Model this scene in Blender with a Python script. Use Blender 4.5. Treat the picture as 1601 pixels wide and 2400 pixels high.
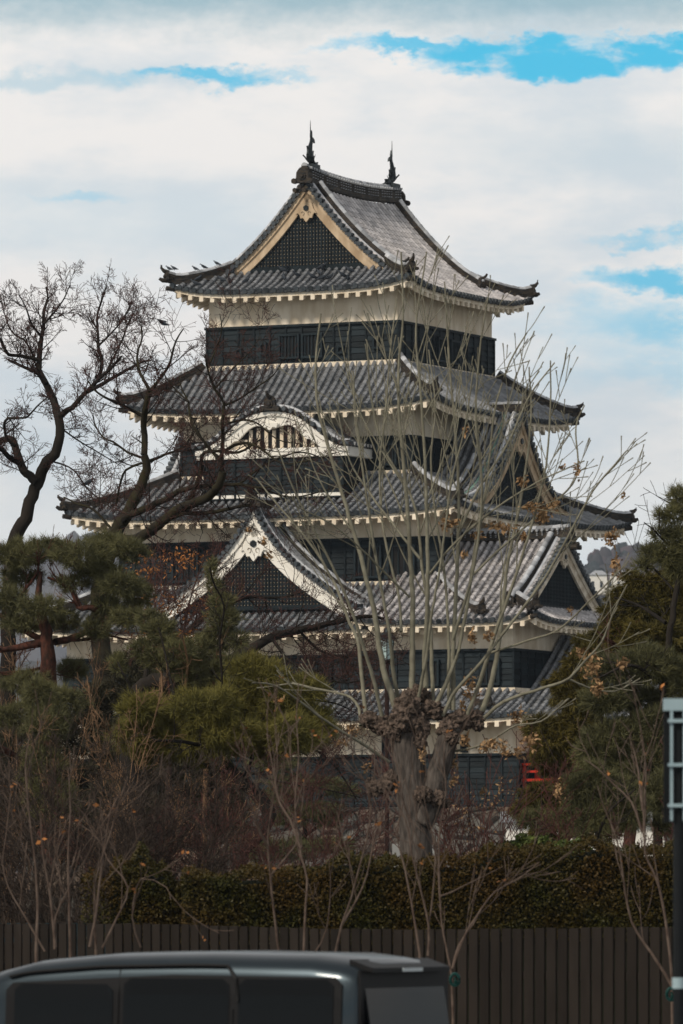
import bpy, math, random
import numpy as np
from mathutils import Vector, Matrix
R = math.radians
for o in list(bpy.data.objects): bpy.data.objects.remove(o)
SC = bpy.context.scene; COL = SC.collection
# ------------------------------------------------------------------ camera, sky, sun, exposure
F = 15000.0; YH = 2100.0; ZC = 2.25; CX = 800.5      # focal length in photo pixels, horizon row, eye height
cam = bpy.data.cameras.new('camera'); co = bpy.data.objects.new('camera', cam); COL.objects.link(co)
co.location = (0, 0, ZC); co.rotation_euler = (R(90), 0, 0)
cam.sensor_fit = 'VERTICAL'; cam.sensor_height = 36; cam.lens = 36*F/2400; cam.shift_y = (YH-1200)/2400
cam.clip_start = 1; cam.clip_end = 20000
cam.dof.use_dof = True; cam.dof.focus_distance = 125; cam.dof.aperture_fstop = 7.5
SC.camera = co
SC.render.engine = 'CYCLES'
SC.view_settings.view_transform = 'Standard'; SC.view_settings.look = 'None'
SC.view_settings.exposure = 0.0; SC.view_settings.gamma = 1.0
SUNDIR = Vector((-0.62, -0.58, 0.62)).normalized()
w = bpy.data.worlds.new("World"); SC.world = w; w.use_nodes = True
nt = w.node_tree; N = nt.nodes; LK = nt.links
for n in list(N): N.remove(n)
def nd(t, **k):
    n = N.new(t)
    for a, b in k.items(): setattr(n, a, b)
    return n
def mth(op, a, b=None, c=None, clamp=False):
    n = nd('ShaderNodeMath', operation=op); n.use_clamp = clamp
    for i, x in enumerate((a, b, c)):
        if x is None: continue
        if isinstance(x, (int, float)): n.inputs[i].default_value = x
        else: LK.new(x, n.inputs[i])
    return n.outputs[0]
def sky_mix(fac, a, b):
    n = nd('ShaderNodeMix', data_type='RGBA')
    LK.new(fac, n.inputs[0])
    for i, x in ((6, a), (7, b)):
        if isinstance(x, tuple): n.inputs[i].default_value = (*x, 1)
        else: LK.new(x, n.inputs[i])
    return n.outputs[2]
tc = nd('ShaderNodeTexCoord'); sp = nd('ShaderNodeSeparateXYZ'); LK.new(tc.outputs['Generated'], sp.inputs[0])
ay = mth('MAXIMUM', mth('ABSOLUTE', sp.outputs[1]), 0.12)
U = mth('MULTIPLY', mth('DIVIDE', sp.outputs[0], ay), F/1600)       # azimuth and height over the horizon of the sky direction
V = mth('MULTIPLY', mth('DIVIDE', sp.outputs[2], ay), F/1600)
cb = nd('ShaderNodeCombineXYZ'); LK.new(U, cb.inputs[0]); LK.new(V, cb.inputs[1])
def sky_noise(sx, sy, scale, detail, off, rough=.55):
    mp = nd('ShaderNodeMapping'); mp.inputs[3].default_value = (sx, sy, 1); mp.inputs[1].default_value = (off, off*.7, 0)
    LK.new(cb.outputs[0], mp.inputs[0])
    n = nd('ShaderNodeTexNoise'); n.inputs['Scale'].default_value = scale; n.inputs['Detail'].default_value = detail
    n.inputs['Roughness'].default_value = rough
    LK.new(mp.outputs[0], n.inputs[0]); return n.outputs[0]
n1 = sky_noise(1.6, 4.0, 2.2, 10, 3.1, .66); n2 = sky_noise(1.0, 2.4, 2.3, 10, 9.4, .58); n3 = sky_noise(3, 5, 3.0, 10, 1.7, .66)
du = mth('MULTIPLY', mth('SUBTRACT', n1, .5), .36); dv = mth('MULTIPLY', mth('SUBTRACT', n3, .5), .11)
Uw = mth('ADD', U, du); Vw = mth('ADD', V, dv)
def hole(px, py, rx, ry, amt, soft=.35):
    a = mth('DIVIDE', mth('SUBTRACT', Uw, (px-800)/1600), rx/1600)
    b = mth('DIVIDE', mth('SUBTRACT', Vw, (YH-py)/1600), ry/1600)
    d = mth('SQRT', mth('ADD', mth('MULTIPLY', a, a), mth('MULTIPLY', b, b)))
    m = nd('ShaderNodeMapRange', interpolation_type='SMOOTHSTEP')
    LK.new(d, m.inputs[0]); m.inputs[1].default_value = 1+soft; m.inputs[2].default_value = 1-soft
    m.inputs[3].default_value = 0; m.inputs[4].default_value = amt
    return m.outputs[0]
hs = [hole(1330, 130, 330, 50, 1, .25), hole(1560, 120, 190, 42, 1, .3), hole(960, 112, 190, 20, .9, .5), hole(470, 180, 180, 17, .85, .6), hole(1600, 655, 170, 30, .9, .5),
      hole(1600, 760, 230, 55, .7, .8), hole(1530, 565, 120, 16, .6, .7), hole(220, 465, 110, 12, .35, .8), hole(1610, 850, 260, 60, .38, .9)]
tot = hs[0]
for h in hs[1:]: tot = mth('MAXIMUM', tot, h)
nsky = nd('ShaderNodeTexSky', sky_type='NISHITA'); nsky.sun_disc = False
nsky.sun_elevation = math.asin(SUNDIR.z); nsky.sun_rotation = math.atan2(SUNDIR.x, SUNDIR.y)
blue = nd('ShaderNodeMix', data_type='RGBA'); blue.inputs[0].default_value = .9
sc_ = nd('ShaderNodeVectorMath', operation='SCALE'); LK.new(nsky.outputs[0], sc_.inputs[0]); sc_.inputs[3].default_value = .1
LK.new(sc_.outputs[0], blue.inputs[6]); blue.inputs[7].default_value = (.0, .50, .78, 1)
def smooth(x, a, b, lo, hi):
    m = nd('ShaderNodeMapRange', interpolation_type='SMOOTHSTEP'); LK.new(x, m.inputs[0])
    for i, q in enumerate((a, b, lo, hi)): m.inputs[i+1].default_value = q
    return m.outputs[0]
cl = sky_mix(smooth(n2, .42, .66, 0, 1), (.86, .83, .80), (.63, .69, .73))
low = smooth(mth('ADD', V, mth('MULTIPLY', mth('SUBTRACT', n2, .5), .5)), .20, .80, .55, 0)
cl = sky_mix(low, cl, (.70, .83, .88))
topb = mth('MULTIPLY', smooth(Vw, 1.235, 1.325, 0, .85), smooth(V, 1.45, 1.9, 1, 0))
cl = sky_mix(topb, cl, (.24, .42, .50)); cl = sky_mix(smooth(V, 1.5, 3.2, 0, 1), cl, (.40, .40, .40))  # overhead sky, out of view, darkened to lower the light on the scene
edge = hole(150, 185, 420, 22, .75, .8); cl = sky_mix(edge, cl, (.46, .62, .70))
edge = hole(130, 520, 420, 90, .5, .8); cl = sky_mix(edge, cl, (.63, .72, .76))
edge = hole(1480, 350, 400, 70, .55, .8); cl = sky_mix(edge, cl, (.56, .65, .70))
tot = mth('MULTIPLY', tot, smooth(sky_noise(2.2, 5, 3.2, 10, 5.5, .62), .34, .50, .25, 1)); fin = sky_mix(tot, cl, blue.outputs[2])
bg = nd('ShaderNodeBackground'); LK.new(fin, bg.inputs[0]); bg.inputs[1].default_value = 1.18
ow = nd('ShaderNodeOutputWorld'); LK.new(bg.outputs[0], ow.inputs[0])
sl = bpy.data.lights.new('sun', 'SUN'); sl.energy = 2.7; sl.angle = R(10); sl.color = (1, .90, .76)
so = bpy.data.objects.new('sun', sl); COL.objects.link(so); so.rotation_euler = SUNDIR.to_track_quat('Z', 'Y').to_euler()

# ------------------------------------------------------------------ helpers
def W(px, py, d):
    return np.array([(px-CX)*d/F, d, ZC+(YH-py)*d/F])
def mat(name, col, rough=.8, var=None, scale=3., bump=0., bscale=20., tone=0.35, tcol=None, metal=0., stretch=None, spec=.1, coat=0., mix=.6, detail=5):
    m = bpy.data.materials.new(name); m.use_nodes = True; t = m.node_tree; n = t.nodes; b = n['Principled BSDF']
    b.inputs['Roughness'].default_value = rough; b.inputs['Metallic'].default_value = metal
    b.inputs['Specular IOR Level'].default_value = spec; b.inputs['Coat Weight'].default_value = coat
    g = n.new('ShaderNodeNewGeometry'); tcn = n.new('ShaderNodeTexCoord'); mp = n.new('ShaderNodeMapping')
    t.links.new(tcn.outputs['Object'], mp.inputs[0])
    if stretch: mp.inputs[3].default_value = stretch
    ns = n.new('ShaderNodeTexNoise'); ns.inputs['Scale'].default_value = scale; ns.inputs['Detail'].default_value = detail
    t.links.new(mp.outputs[0], ns.inputs[0])
    rmp = n.new('ShaderNodeMapRange'); rmp.inputs[1].default_value = .35; rmp.inputs[2].default_value = .65
    t.links.new(ns.outputs[0], rmp.inputs[0])
    mx = n.new('ShaderNodeMix'); mx.data_type = 'RGBA'
    v = var or tuple(c*.6 for c in col)
    mx.inputs[6].default_value = (*col, 1); mx.inputs[7].default_value = (*v, 1)
    ml = n.new('ShaderNodeMath'); ml.operation = 'MULTIPLY'; ml.inputs[1].default_value = mix
    t.links.new(rmp.outputs[0], ml.inputs[0]); t.links.new(ml.outputs[0], mx.inputs[0])
    out = mx.outputs[2]
    if tone:
        at = n.new('ShaderNodeAttribute'); at.attribute_name = 'tone'
        if tcol:
            m3 = n.new('ShaderNodeMix'); m3.data_type = 'RGBA'; m3.inputs[7].default_value = (*tcol, 1)
            t.links.new(at.outputs['Fac'], m3.inputs[0]); t.links.new(out, m3.inputs[6]); out = m3.outputs[2]
        else:
            mr = n.new('ShaderNodeMapRange'); mr.inputs[3].default_value = 1-tone; mr.inputs[4].default_value = 1+tone
            t.links.new(at.outputs['Fac'], mr.inputs[0])
            vm = n.new('ShaderNodeVectorMath'); vm.operation = 'SCALE'
            t.links.new(out, vm.inputs[0]); t.links.new(mr.outputs[0], vm.inputs[3]); out = vm.outputs[0]
    t.links.new(out, b.inputs['Base Color'])
    if bump:
        n2_ = n.new('ShaderNodeTexNoise'); n2_.inputs['Scale'].default_value = bscale; n2_.inputs['Detail'].default_value = 5
        t.links.new(mp.outputs[0], n2_.inputs[0])
        bp = n.new('ShaderNodeBump'); bp.inputs['Strength'].default_value = .7; bp.inputs['Distance'].default_value = bump
        t.links.new(n2_.outputs[0], bp.inputs['Height']); t.links.new(bp.outputs[0], b.inputs['Normal'])
    return m
M = {}
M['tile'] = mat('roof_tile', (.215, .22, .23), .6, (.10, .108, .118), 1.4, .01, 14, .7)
M['tile_pale'] = mat('pale_roof_tile', (.44, .415, .41), .7, (.19, .19, .205), 2.3, .01, 14, .7)  # paler, patchier tile for the top roof's side slopes and the turret
M['ridge'] = mat('ridge_tile', (.022, .024, .027), .6, (.11, .075, .04), 6, .02, 20, .4, stretch=(1, 1, 4), mix=.45)
M['cap'] = mat('ridge_cap_tile', (.42, .43, .45), .6, (.18, .19, .21), 3, .01, 14, .5)
M['endtile'] = mat('end_tile', (.045, .055, .065), .45, (.11, .12, .13), 5, .01, 20, .5)
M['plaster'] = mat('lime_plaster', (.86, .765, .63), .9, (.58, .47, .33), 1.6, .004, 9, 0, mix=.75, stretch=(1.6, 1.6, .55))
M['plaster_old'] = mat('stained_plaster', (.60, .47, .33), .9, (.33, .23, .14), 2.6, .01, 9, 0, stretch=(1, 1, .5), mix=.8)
M['plaster_worn'] = mat('weathered_plaster', (.76, .69, .58), .9, (.36, .27, .17), 2.6, .01, 9, 0, mix=.7)
M['plaster_white'] = mat('fresh_plaster', (.86, .83, .77), .9, (.70, .66, .58), 2.2, .004, 9, 0, mix=.5)
M['lacquer'] = mat('black_lacquered_boards', (.014, .022, .027), .6, (.007, .010, .012), 2.5, .004, 30, .35, stretch=(.4, .4, 3))
M['dark'] = mat('dark_timber', (.012, .013, .015), .7, (.02, .018, .016), 4, 0, 10, 0)
M['verdigris'] = mat('verdigris_copper', (.20, .33, .28), .6, (.10, .16, .14), 4, 0, 10, 0)
M['bronze'] = mat('blackened_bronze', (.018, .022, .026), .4, (.04, .05, .05), 9, .01, 30, 0, metal=.5)
M['vermilion'] = mat('vermilion_lacquer', (.50, .035, .02), .5, (.30, .02, .012), 6, 0, 10, 0)
M['soffit'] = mat('eave_underside', (.30, .25, .19), .9, (.18, .14, .10), 3, .004, 9, 0)  # plastered underside: eave shade and grime both put into the brown

class MB:
    def __init__(s): s.v = []; s.f = []; s.t = []; s.m = []
    def quad(s, a, b, c, d, t=.5, m=0):
        i = len(s.v); s.v += [tuple(a), tuple(b), tuple(c), tuple(d)]; s.f.append((i, i+1, i+2, i+3)); s.t.append(t); s.m.append(m)
    def poly(s, pts, t=.5, m=0):
        i = len(s.v); s.v += [tuple(p) for p in pts]; s.f.append(tuple(range(i, i+len(pts)))); s.t.append(t); s.m.append(m)
    def box(s, c, sx, sy, sz, ax=None, t=.5, m=0):
        ax = ax or (Vector((1, 0, 0)), Vector((0, 1, 0)), Vector((0, 0, 1))); c = Vector(c)
        P = [c+ax[0]*sx*.5*i+ax[1]*sy*.5*j+ax[2]*sz*.5*k for i in (-1, 1) for j in (-1, 1) for k in (-1, 1)]
        i = len(s.v); s.v += [tuple(p) for p in P]
        for q in ((0, 1, 3, 2), (4, 6, 7, 5), (0, 4, 5, 1), (2, 3, 7, 6), (0, 2, 6, 4), (1, 5, 7, 3)):
            s.f.append(tuple(i+j for j in q)); s.t.append(t); s.m.append(m)
    def bx(s, x0, x1, y0, y1, z0, z1, t=.5, m=0):
        s.box(((x0+x1)/2, (y0+y1)/2, (z0+z1)/2), abs(x1-x0), abs(y1-y0), abs(z1-z0), None, t, m)
    def sweep(s, rings, closed=True, cap=True, tones=None, m=0):
        k = len(rings[0]); i0 = len(s.v)
        for r in rings: s.v += [tuple(p) for p in r]
        for a in range(len(rings)-1):
            tt = tones[a] if tones else .5
            for b in range(k if closed else k-1):
                c = (b+1) % k
                s.f.append((i0+a*k+b, i0+a*k+c, i0+(a+1)*k+c, i0+(a+1)*k+b)); s.t.append(tt); s.m.append(m)
        if cap and closed:
            s.f.append(tuple(i0+b for b in range(k))[::-1]); s.t.append(.5); s.m.append(m)
            s.f.append(tuple(i0+(len(rings)-1)*k+b for b in range(k))); s.t.append(.5); s.m.append(m)
    def tube(s, pts, rad, k=8, t=.5, m=0, sq=1.):
        pts = [Vector(p) for p in pts]; rings = []
        for i, p in enumerate(pts):
            d = (pts[min(i+1, len(pts)-1)]-pts[max(i-1, 0)]).normalized()
            a = d.cross(Vector((0, 0, 1)) if abs(d.z) < .95 else Vector((0, 1, 0))).normalized(); b = d.cross(a)
            r = rad[i] if hasattr(rad, '__len__') else rad
            rings.append([p+(a*math.cos(2*math.pi*j/k)+b*math.sin(2*math.pi*j/k)*sq)*r for j in range(k)])
        s.sweep(rings, m=m, tones=[t]*len(rings))
    def build(s, name, mats, parent=None, smooth=False):
        return mkmesh(name, s.v, s.f, s.t, mats, parent, s.m, smooth)
def mkmesh(name, v, f, t, mats, parent=None, mi=None, smooth=False):
    me = bpy.data.meshes.new(name); me.from_pydata(v, [], f)
    mats = mats if isinstance(mats, (list, tuple)) else [mats]
    for m in mats: me.materials.append(m)
    if t is not None and len(t):
        a = me.attributes.new('tone', 'FLOAT', 'FACE'); a.data.foreach_set('value', np.asarray(t, dtype=np.float32))
    if mi is not None and any(mi): me.polygons.foreach_set('material_index', mi)
    if smooth: me.polygons.foreach_set('use_smooth', [True]*len(me.polygons))
    me.update()
    o = bpy.data.objects.new(name, me); COL.objects.link(o)
    if parent: o.parent = parent
    return o
def npmesh(name, V, Fq, T, mats, parent=None, smooth=False):
    """fast mesh from numpy arrays; Fq is (n,k)"""
    me = bpy.data.meshes.new(name); n, k = Fq.shape
    me.vertices.add(len(V)); me.vertices.foreach_set('co', np.asarray(V, dtype=np.float32).ravel())
    me.loops.add(n*k); me.loops.foreach_set('vertex_index', np.asarray(Fq, dtype=np.int32).ravel())
    me.polygons.add(n); me.polygons.foreach_set('loop_start', np.arange(0, n*k, k, dtype=np.int32))
    me.polygons.foreach_set('loop_total', np.full(n, k, dtype=np.int32))
    me.materials.append(mats)
    a = me.attributes.new('tone', 'FLOAT', 'FACE'); a.data.foreach_set('value', np.asarray(T, dtype=np.float32))
    if smooth: me.polygons.foreach_set('use_smooth', np.ones(n, dtype=bool))
    me.update(calc_edges=True); me.validate()
    o = bpy.data.objects.new(name, me); COL.objects.link(o)
    if parent: o.parent = parent
    return o
def tag(o, label=None, cat=None, group=None, kind=None):
    for k, v in (('label', label), ('category', cat), ('group', group), ('kind', kind)):
        if v: o[k] = v
    return o
def empty(name, loc, label, cat, group=None, rz=0):
    o = bpy.data.objects.new(name, None); COL.objects.link(o); o.location = loc; o.rotation_euler = (0, 0, rz)
    return tag(o, label, cat, group)

# ================================================================== CASTLE
TH = R(25.3); DC = 252.0
CL = ((824-800)*DC/F, DC, 0)
rc = random.Random(5)
castle = empty('castle_keep', CL, 'tall black and white Japanese castle keep with tiered tiled roofs on a stone base', 'castle', rz=-TH)
turret = empty('castle_turret', CL, 'lower corner turret with hip and gable roof facing right, joined to the keep', 'turret', rz=-TH)
pavilion = empty('moon_viewing_pavilion', CL, 'low pavilion with vermilion railing at the right of the corner turret', 'pavilion', rz=-TH)

def tile_columns(mb, S, cols, runlen, seg=.27, r=.092, hi=True, eave=True):
    """S(s,u)->Vector; cols: list of (s,u0,u1); rolls of half round tiles plus stepped pans"""
    sp = cols[1][0]-cols[0][0] if len(cols) > 1 else .3
    for (s, u0, u1) in cols:
        if u1-u0 < .03: continue
        n = max(1, int(round((u1-u0)*runlen/seg))) if hi else 1
        nu = n if hi else 4
        e = .02
        prev = None
        for i in range(nu):
            ua = u0+(u1-u0)*i/nu; ub = u0+(u1-u0)*(i+1)/nu
            tn = rc.random(); tn2 = rc.random()
            rings = []
            for j, uu in enumerate((ua, ub)):
                P = S(s, uu); T = (S(s+e, uu)-S(s-e, uu)).normalized(); D = (S(s, min(uu+.01, 1.01))-S(s, uu-.01)).normalized()
                Nn = T.cross(D).normalized()
                if Nn.z < 0: Nn = -Nn
                rr = r*(1.06 if j == 0 else .9) if hi else r
                rings.append([P+T*rr*math.cos(a)+Nn*(rr*math.sin(a)*1.25+.012) for a in (math.pi, math.pi*.8, math.pi*.5, math.pi*.2, 0)])
                hp = sp/2+.001
                lift = (.035 if j == 0 else .0) if hi else 0
                if j == 0: pa = [P+T*(-hp)+Nn*(lift+.02), P+T*(-hp*.0)+Nn*lift, P+T*hp+Nn*(lift+.02)]; pN = Nn; pT = T; pP = P
                else: pb = [P+T*(-hp)+Nn*(lift+.02), P+Nn*lift, P+T*hp+Nn*(lift+.02)]
            mb.sweep(rings, closed=False, cap=False, tones=[.42+.45*tn])
            # pan tiles either side of roll, centred half a pitch away
            o1 = pT*(sp/2)
            a0, a1, a2 = [q+o1 for q in pa]; b0, b1, b2 = [q+o1 for q in pb]
            a1 = a1-pN*.05; b1 = b1-pN*.05
            mb.quad(a0, a1, b1, b0, tn2*.3, 0); mb.quad(a1, a2, b2, b1, tn2*.3, 0)  # pans toned darker than rolls: shade of the channels put into the colour
            if hi:
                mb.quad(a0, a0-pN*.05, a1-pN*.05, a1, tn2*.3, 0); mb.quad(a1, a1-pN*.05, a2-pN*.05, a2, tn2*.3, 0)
        if eave and u0 <= 0.001:      # round end tile
            P = S(s, 0); T = (S(s+e, 0)-S(s-e, 0)).normalized(); D = (S(s, 0)-S(s, .03)).normalized(); Nn = T.cross(D)
            if Nn.z < 0: Nn = -Nn
            for dd, q in ((.03, 1),):
                ring = [P+D*dd+T*r*1.12*math.cos(2*math.pi*k/10)+Nn*(.03+r*1.12*math.sin(2*math.pi*k/10)) for k in range(10)]
                ring2 = [p-D*.08 for p in ring]
                mb.sweep([ring2, ring], cap=False, tones=[.3], m=1); mb.poly(ring, rc.random(), 1)
            Q = P+T*sp/2
            mb.quad(Q-T*sp*.3+Nn*.03, Q+T*sp*.3+Nn*.03, Q+T*sp*.26-Nn*.10, Q-T*sp*.26-Nn*.10, rc.random(), 1)

def ridge(mb, pts, wd=.26, h=.30, capr=.10, m0=0, m1=1, seg=.32, flare=True):
    """stacked ridge: tapering courses and a round cap of short tiles"""
    pts = [Vector(p) for p in pts]
    L = [0]
    for a, b in zip(pts, pts[1:]): L.append(L[-1]+(b-a).length)
    def at(x):
        x = max(0, min(L[-1]-1e-6, x))
        for i in range(len(pts)-1):
            if x <= L[i+1]:
                q = (x-L[i])/(L[i+1]-L[i]); return pts[i].lerp(pts[i+1], q)
        return pts[-1]
    n = max(2, int(L[-1]/seg)); rings = []; P = [at(L[-1]*i/n) for i in range(n+1)]
    fr = []
    for i, p in enumerate(P):
        d = (P[min(i+1, n)]-P[max(i-1, 0)]); side = d.cross(Vector((0, 0, 1))).normalized(); up = side.cross(d).normalized()
        if up.z < 0: up = -up
        fr.append((side, up))
    layers = 3
    for k in range(layers):
        z0 = h*k/layers; z1 = h*(k+.62)/layers; z2 = h*(k+1)/layers; wk = wd*(1-.12*k)
        rings = []
        for p, (sd, up) in zip(P, fr):
            rings.append([p-sd*wk/2+up*(z0-.05*(k == 0)), p-sd*wk/2+up*z1, p-sd*(wk/2-.035)+up*z1, p-sd*(wk/2-.035)+up*z2, p+sd*(wk/2-.035)+up*z2, p+sd*(wk/2-.035)+up*z1, p+sd*wk/2+up*z1, p+sd*wk/2+up*(z0-.05*(k == 0))])
        mb.sweep(rings, tones=[rc.random() for _ in rings], m=m0)
    for i in range(n):
        rr = []
        for j, q in ((i, 1.08), (i+1, .92)):
            p = P[j]; sd, up = fr[j]
            rr.append([p+sd*capr*q*math.cos(a)+up*(h-.01+capr*q*math.sin(a)) for a in [math.pi*x/6 for x in range(7)]])
        mb.sweep(rr, tones=[rc.random()], m=m1)
    return P, fr
def oni(mb, p, fwd, s=1., m=0, tail=True):
    """ridge-end ogre tile: shouldered plate with boss, side curls and an upturned round tile"""
    p = Vector(p); f = Vector(fwd).normalized(); sd = f.cross(Vector((0, 0, 1))).normalized(); up = Vector((0, 0, 1))
    out = [(-.30, 0), (-.36, .12), (-.26, .2), (-.24, .42), (-.14, .56), (0, .62), (.14, .56), (.24, .42), (.26, .2), (.36, .12), (.30, 0)]
    a = [p+sd*x*s+up*z*s+f*.07*s for x, z in out]; b = [q-f*.16*s for q in a]
    mb.sweep([b, a], m=m)
    c = p+up*.28*s
    for rr, dd in ((.17, .12), (.09, .18)):
        ring = [c+sd*rr*s*math.cos(q*math.pi/5)+up*rr*s*math.sin(q*math.pi/5) for q in range(10)]
        mb.sweep([[x+f*.03*s for x in ring], [x+f*dd*s for x in ring]], m=m)
    for sg in (-1, 1):
        c2 = p+sd*sg*.34*s+up*.08*s
        ring = [c2+sd*.11*s*math.cos(q*math.pi/4)+up*.11*s*math.sin(q*math.pi/4) for q in range(8)]
        mb.sweep([[x-f*.05*s for x in ring], [x+f*.12*s for x in ring]], m=m)
    if tail:
        mb.tube([p+up*.50*s-f*.1*s, p+up*.56*s+f*.12*s, p+up*.64*s+f*.26*s, p+up*.76*s+f*.34*s], [.085*s, .08*s, .07*s, .06*s], m=m)

def eave_works(parent, corners, outline, wallhalf, zfun, drop=.02, raf=.47):
    pass

class Tier:
    """four-sided skirt roof"""
    def __init__(s, ae, be, at, bt, ze, zt, lift=.4, k=.28, c=(0, 0)):
        s.__dict__.update(locals()); s.s = None
    def z(s, u, q): return s.ze+(s.zt-s.ze)*((1-s.k)*u+s.k*u*u)+s.lift*max(0, (1-u))**1.3*min(1.0, abs(q))**4.5
    def S(s, side, q, u):
        A = s.ae+(s.at-s.ae)*u; B = s.be+(s.bt-s.be)*u
        cx, cy = s.c
        if side in 'FB':
            sg = -1 if side == 'F' else 1
            return Vector((cx+q, cy+sg*B, s.z(u, q/max(A, .01))))
        sg = 1 if side == 'R' else -1
        return Vector((cx+sg*A, cy+q, s.z(u, q/max(B, .01))))
def fascia_and_rafters(parent, T, sides='FRBL', plaster='plaster', raf=.48, inset=.13, bh=.15):
    fa = MB(); rf = MB(); sf = MB()
    for sd in sides:
        half = (T.ae if sd in 'FB' else T.be); run = (T.be-T.bt) if sd in 'FB' else (T.ae-T.at)
        ui = inset/run
        hi_ = half-inset
        n = 28; top = []; 
        def out(side): return {'F': Vector((0, -1, 0)), 'B': Vector((0, 1, 0)), 'R': Vector((1, 0, 0)), 'L': Vector((-1, 0, 0))}[side]
        O = out(sd); Tn = Vector((1, 0, 0)) if sd in 'FB' else Vector((0, 1, 0))
        ring = []
        for i in range(n+1):
            q = -hi_+2*hi_*i/n
            P = T.S(sd, q, ui); zt_ = P.z-.115
            b0 = Vector((P.x, P.y, zt_)); 
            ring.append([b0, b0-O*.10, b0-O*.10-Vector((0, 0, bh)), b0-Vector((0, 0, bh))])
        fa.sweep(ring, m=0)
        # thin second step under the fascia
        for i in range(n):          # soffit
            for a, b in ((ui*1.3, .55), (.55, 1.0)):
                qa = -1+2*i/n; qb = -1+2*(i+1)/n
                def pt(qq, u):
                    h_ = (T.ae+(T.at-T.ae)*u if sd in 'FB' else T.be+(T.bt-T.be)*u)-.05
                    P = T.S(sd, qq*h_, u); return P-Vector((0, 0, .22))
                sf.quad(pt(qa, a), pt(qb, a), pt(qb, b), pt(qa, b))
        m_ = int((2*hi_-.5)/raf)
        for i in range(m_+1):
            q = -(m_*raf)/2+i*raf
            um = 1.0
            hl = T.ae-T.at if sd in 'FB' else T.be-T.bt
            if abs(q) > half-hl: um = max(ui*2, (half-abs(q))/hl)
            P = T.S(sd, q, ui*.75); rings = []
            for j in range(4):
                u = ui*.75+(um-ui*.75)*j/3
                Q = T.S(sd, q, u)-Vector((0, 0, .262))
                rings.append([Q-Tn*.085, Q+Tn*.085, Q+Tn*.085-Vector((0, 0, .17)), Q-Tn*.085-Vector((0, 0, .17))])
            rf.sweep(rings)
    a = fa.build('eave_board', M[plaster], parent); sf.build('soffit', M['soffit'], parent); rf.build('rafters', M[plaster], parent)
def skirt_roof(thing, T, sides='FRBL', pitch=.315, tilemat='tile', hips=((1, -1), (1, 1), (-1, -1), (-1, 1)), flash=True, hiS='FR'):
    mb = MB()
    for sd in sides:
        half = (T.ae if sd in 'FB' else T.be); htop = (T.at if sd in 'FB' else T.bt); run = (T.be-T.bt) if sd in 'FB' else (T.ae-T.at)
        n = int((2*half-.15)/pitch); cols = []
        for i in range(n+1):
            q = -n*pitch/2+i*pitch
            um = 1 if abs(q) < htop else (half-abs(q))/(half-htop)
            cols.append((q, 0, max(0, min(1, um))))
        L = math.hypot(run, T.zt-T.ze)
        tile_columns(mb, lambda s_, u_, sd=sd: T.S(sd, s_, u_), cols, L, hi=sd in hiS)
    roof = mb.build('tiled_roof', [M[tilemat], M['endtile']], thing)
    fascia_and_rafters(roof, T, sides)
    for sx, sy in hips:
        pts = []
        for i in range(13):
            u = 1-i/12*1.0
            A = T.ae+(T.at-T.ae)*u; B = T.be+(T.bt-T.be)*u
            pts.append((T.c[0]+sx*A, T.c[1]+sy*B, T.z(u, 1)+.02+(.10*max(0, (.2-u)/.2)**2)))
        d = Vector(pts[-1])-Vector(pts[-2]); pts.append(tuple(Vector(pts[-1])+d.normalized()*.1+Vector((0, 0, .04))))
        rb = MB(); ridge(rb, pts, .30, .30, .105)
        e = Vector(pts[-1]); dd = Vector((d.x, d.y, 0)).normalized()
        rb.tube([e+Vector((0, 0, .32))-dd*.1, e+Vector((0, 0, .37))+dd*.08, e+Vector((0, 0, .45))+dd*.16, e+Vector((0, 0, .52))+dd*.17], [.09, .08, .055, .03], m=0)
        rb.tube([e-dd*.2, e+dd*.12+Vector((0, 0, .0)), e+dd*.24+Vector((0, 0, .06))], [.10, .09, .06], m=0)
        rb.tube([e-dd*.35-Vector((0, 0, .34)), e-dd*.02-Vector((0, 0, .30))], [.10, .09], m=0)
        oni(rb, e-dd*.02-Vector((0, 0, .02)), dd, .62, tail=False)
        rb.build('hip_ridge', [M['ridge'], M['cap']], roof)
    return roof
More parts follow.
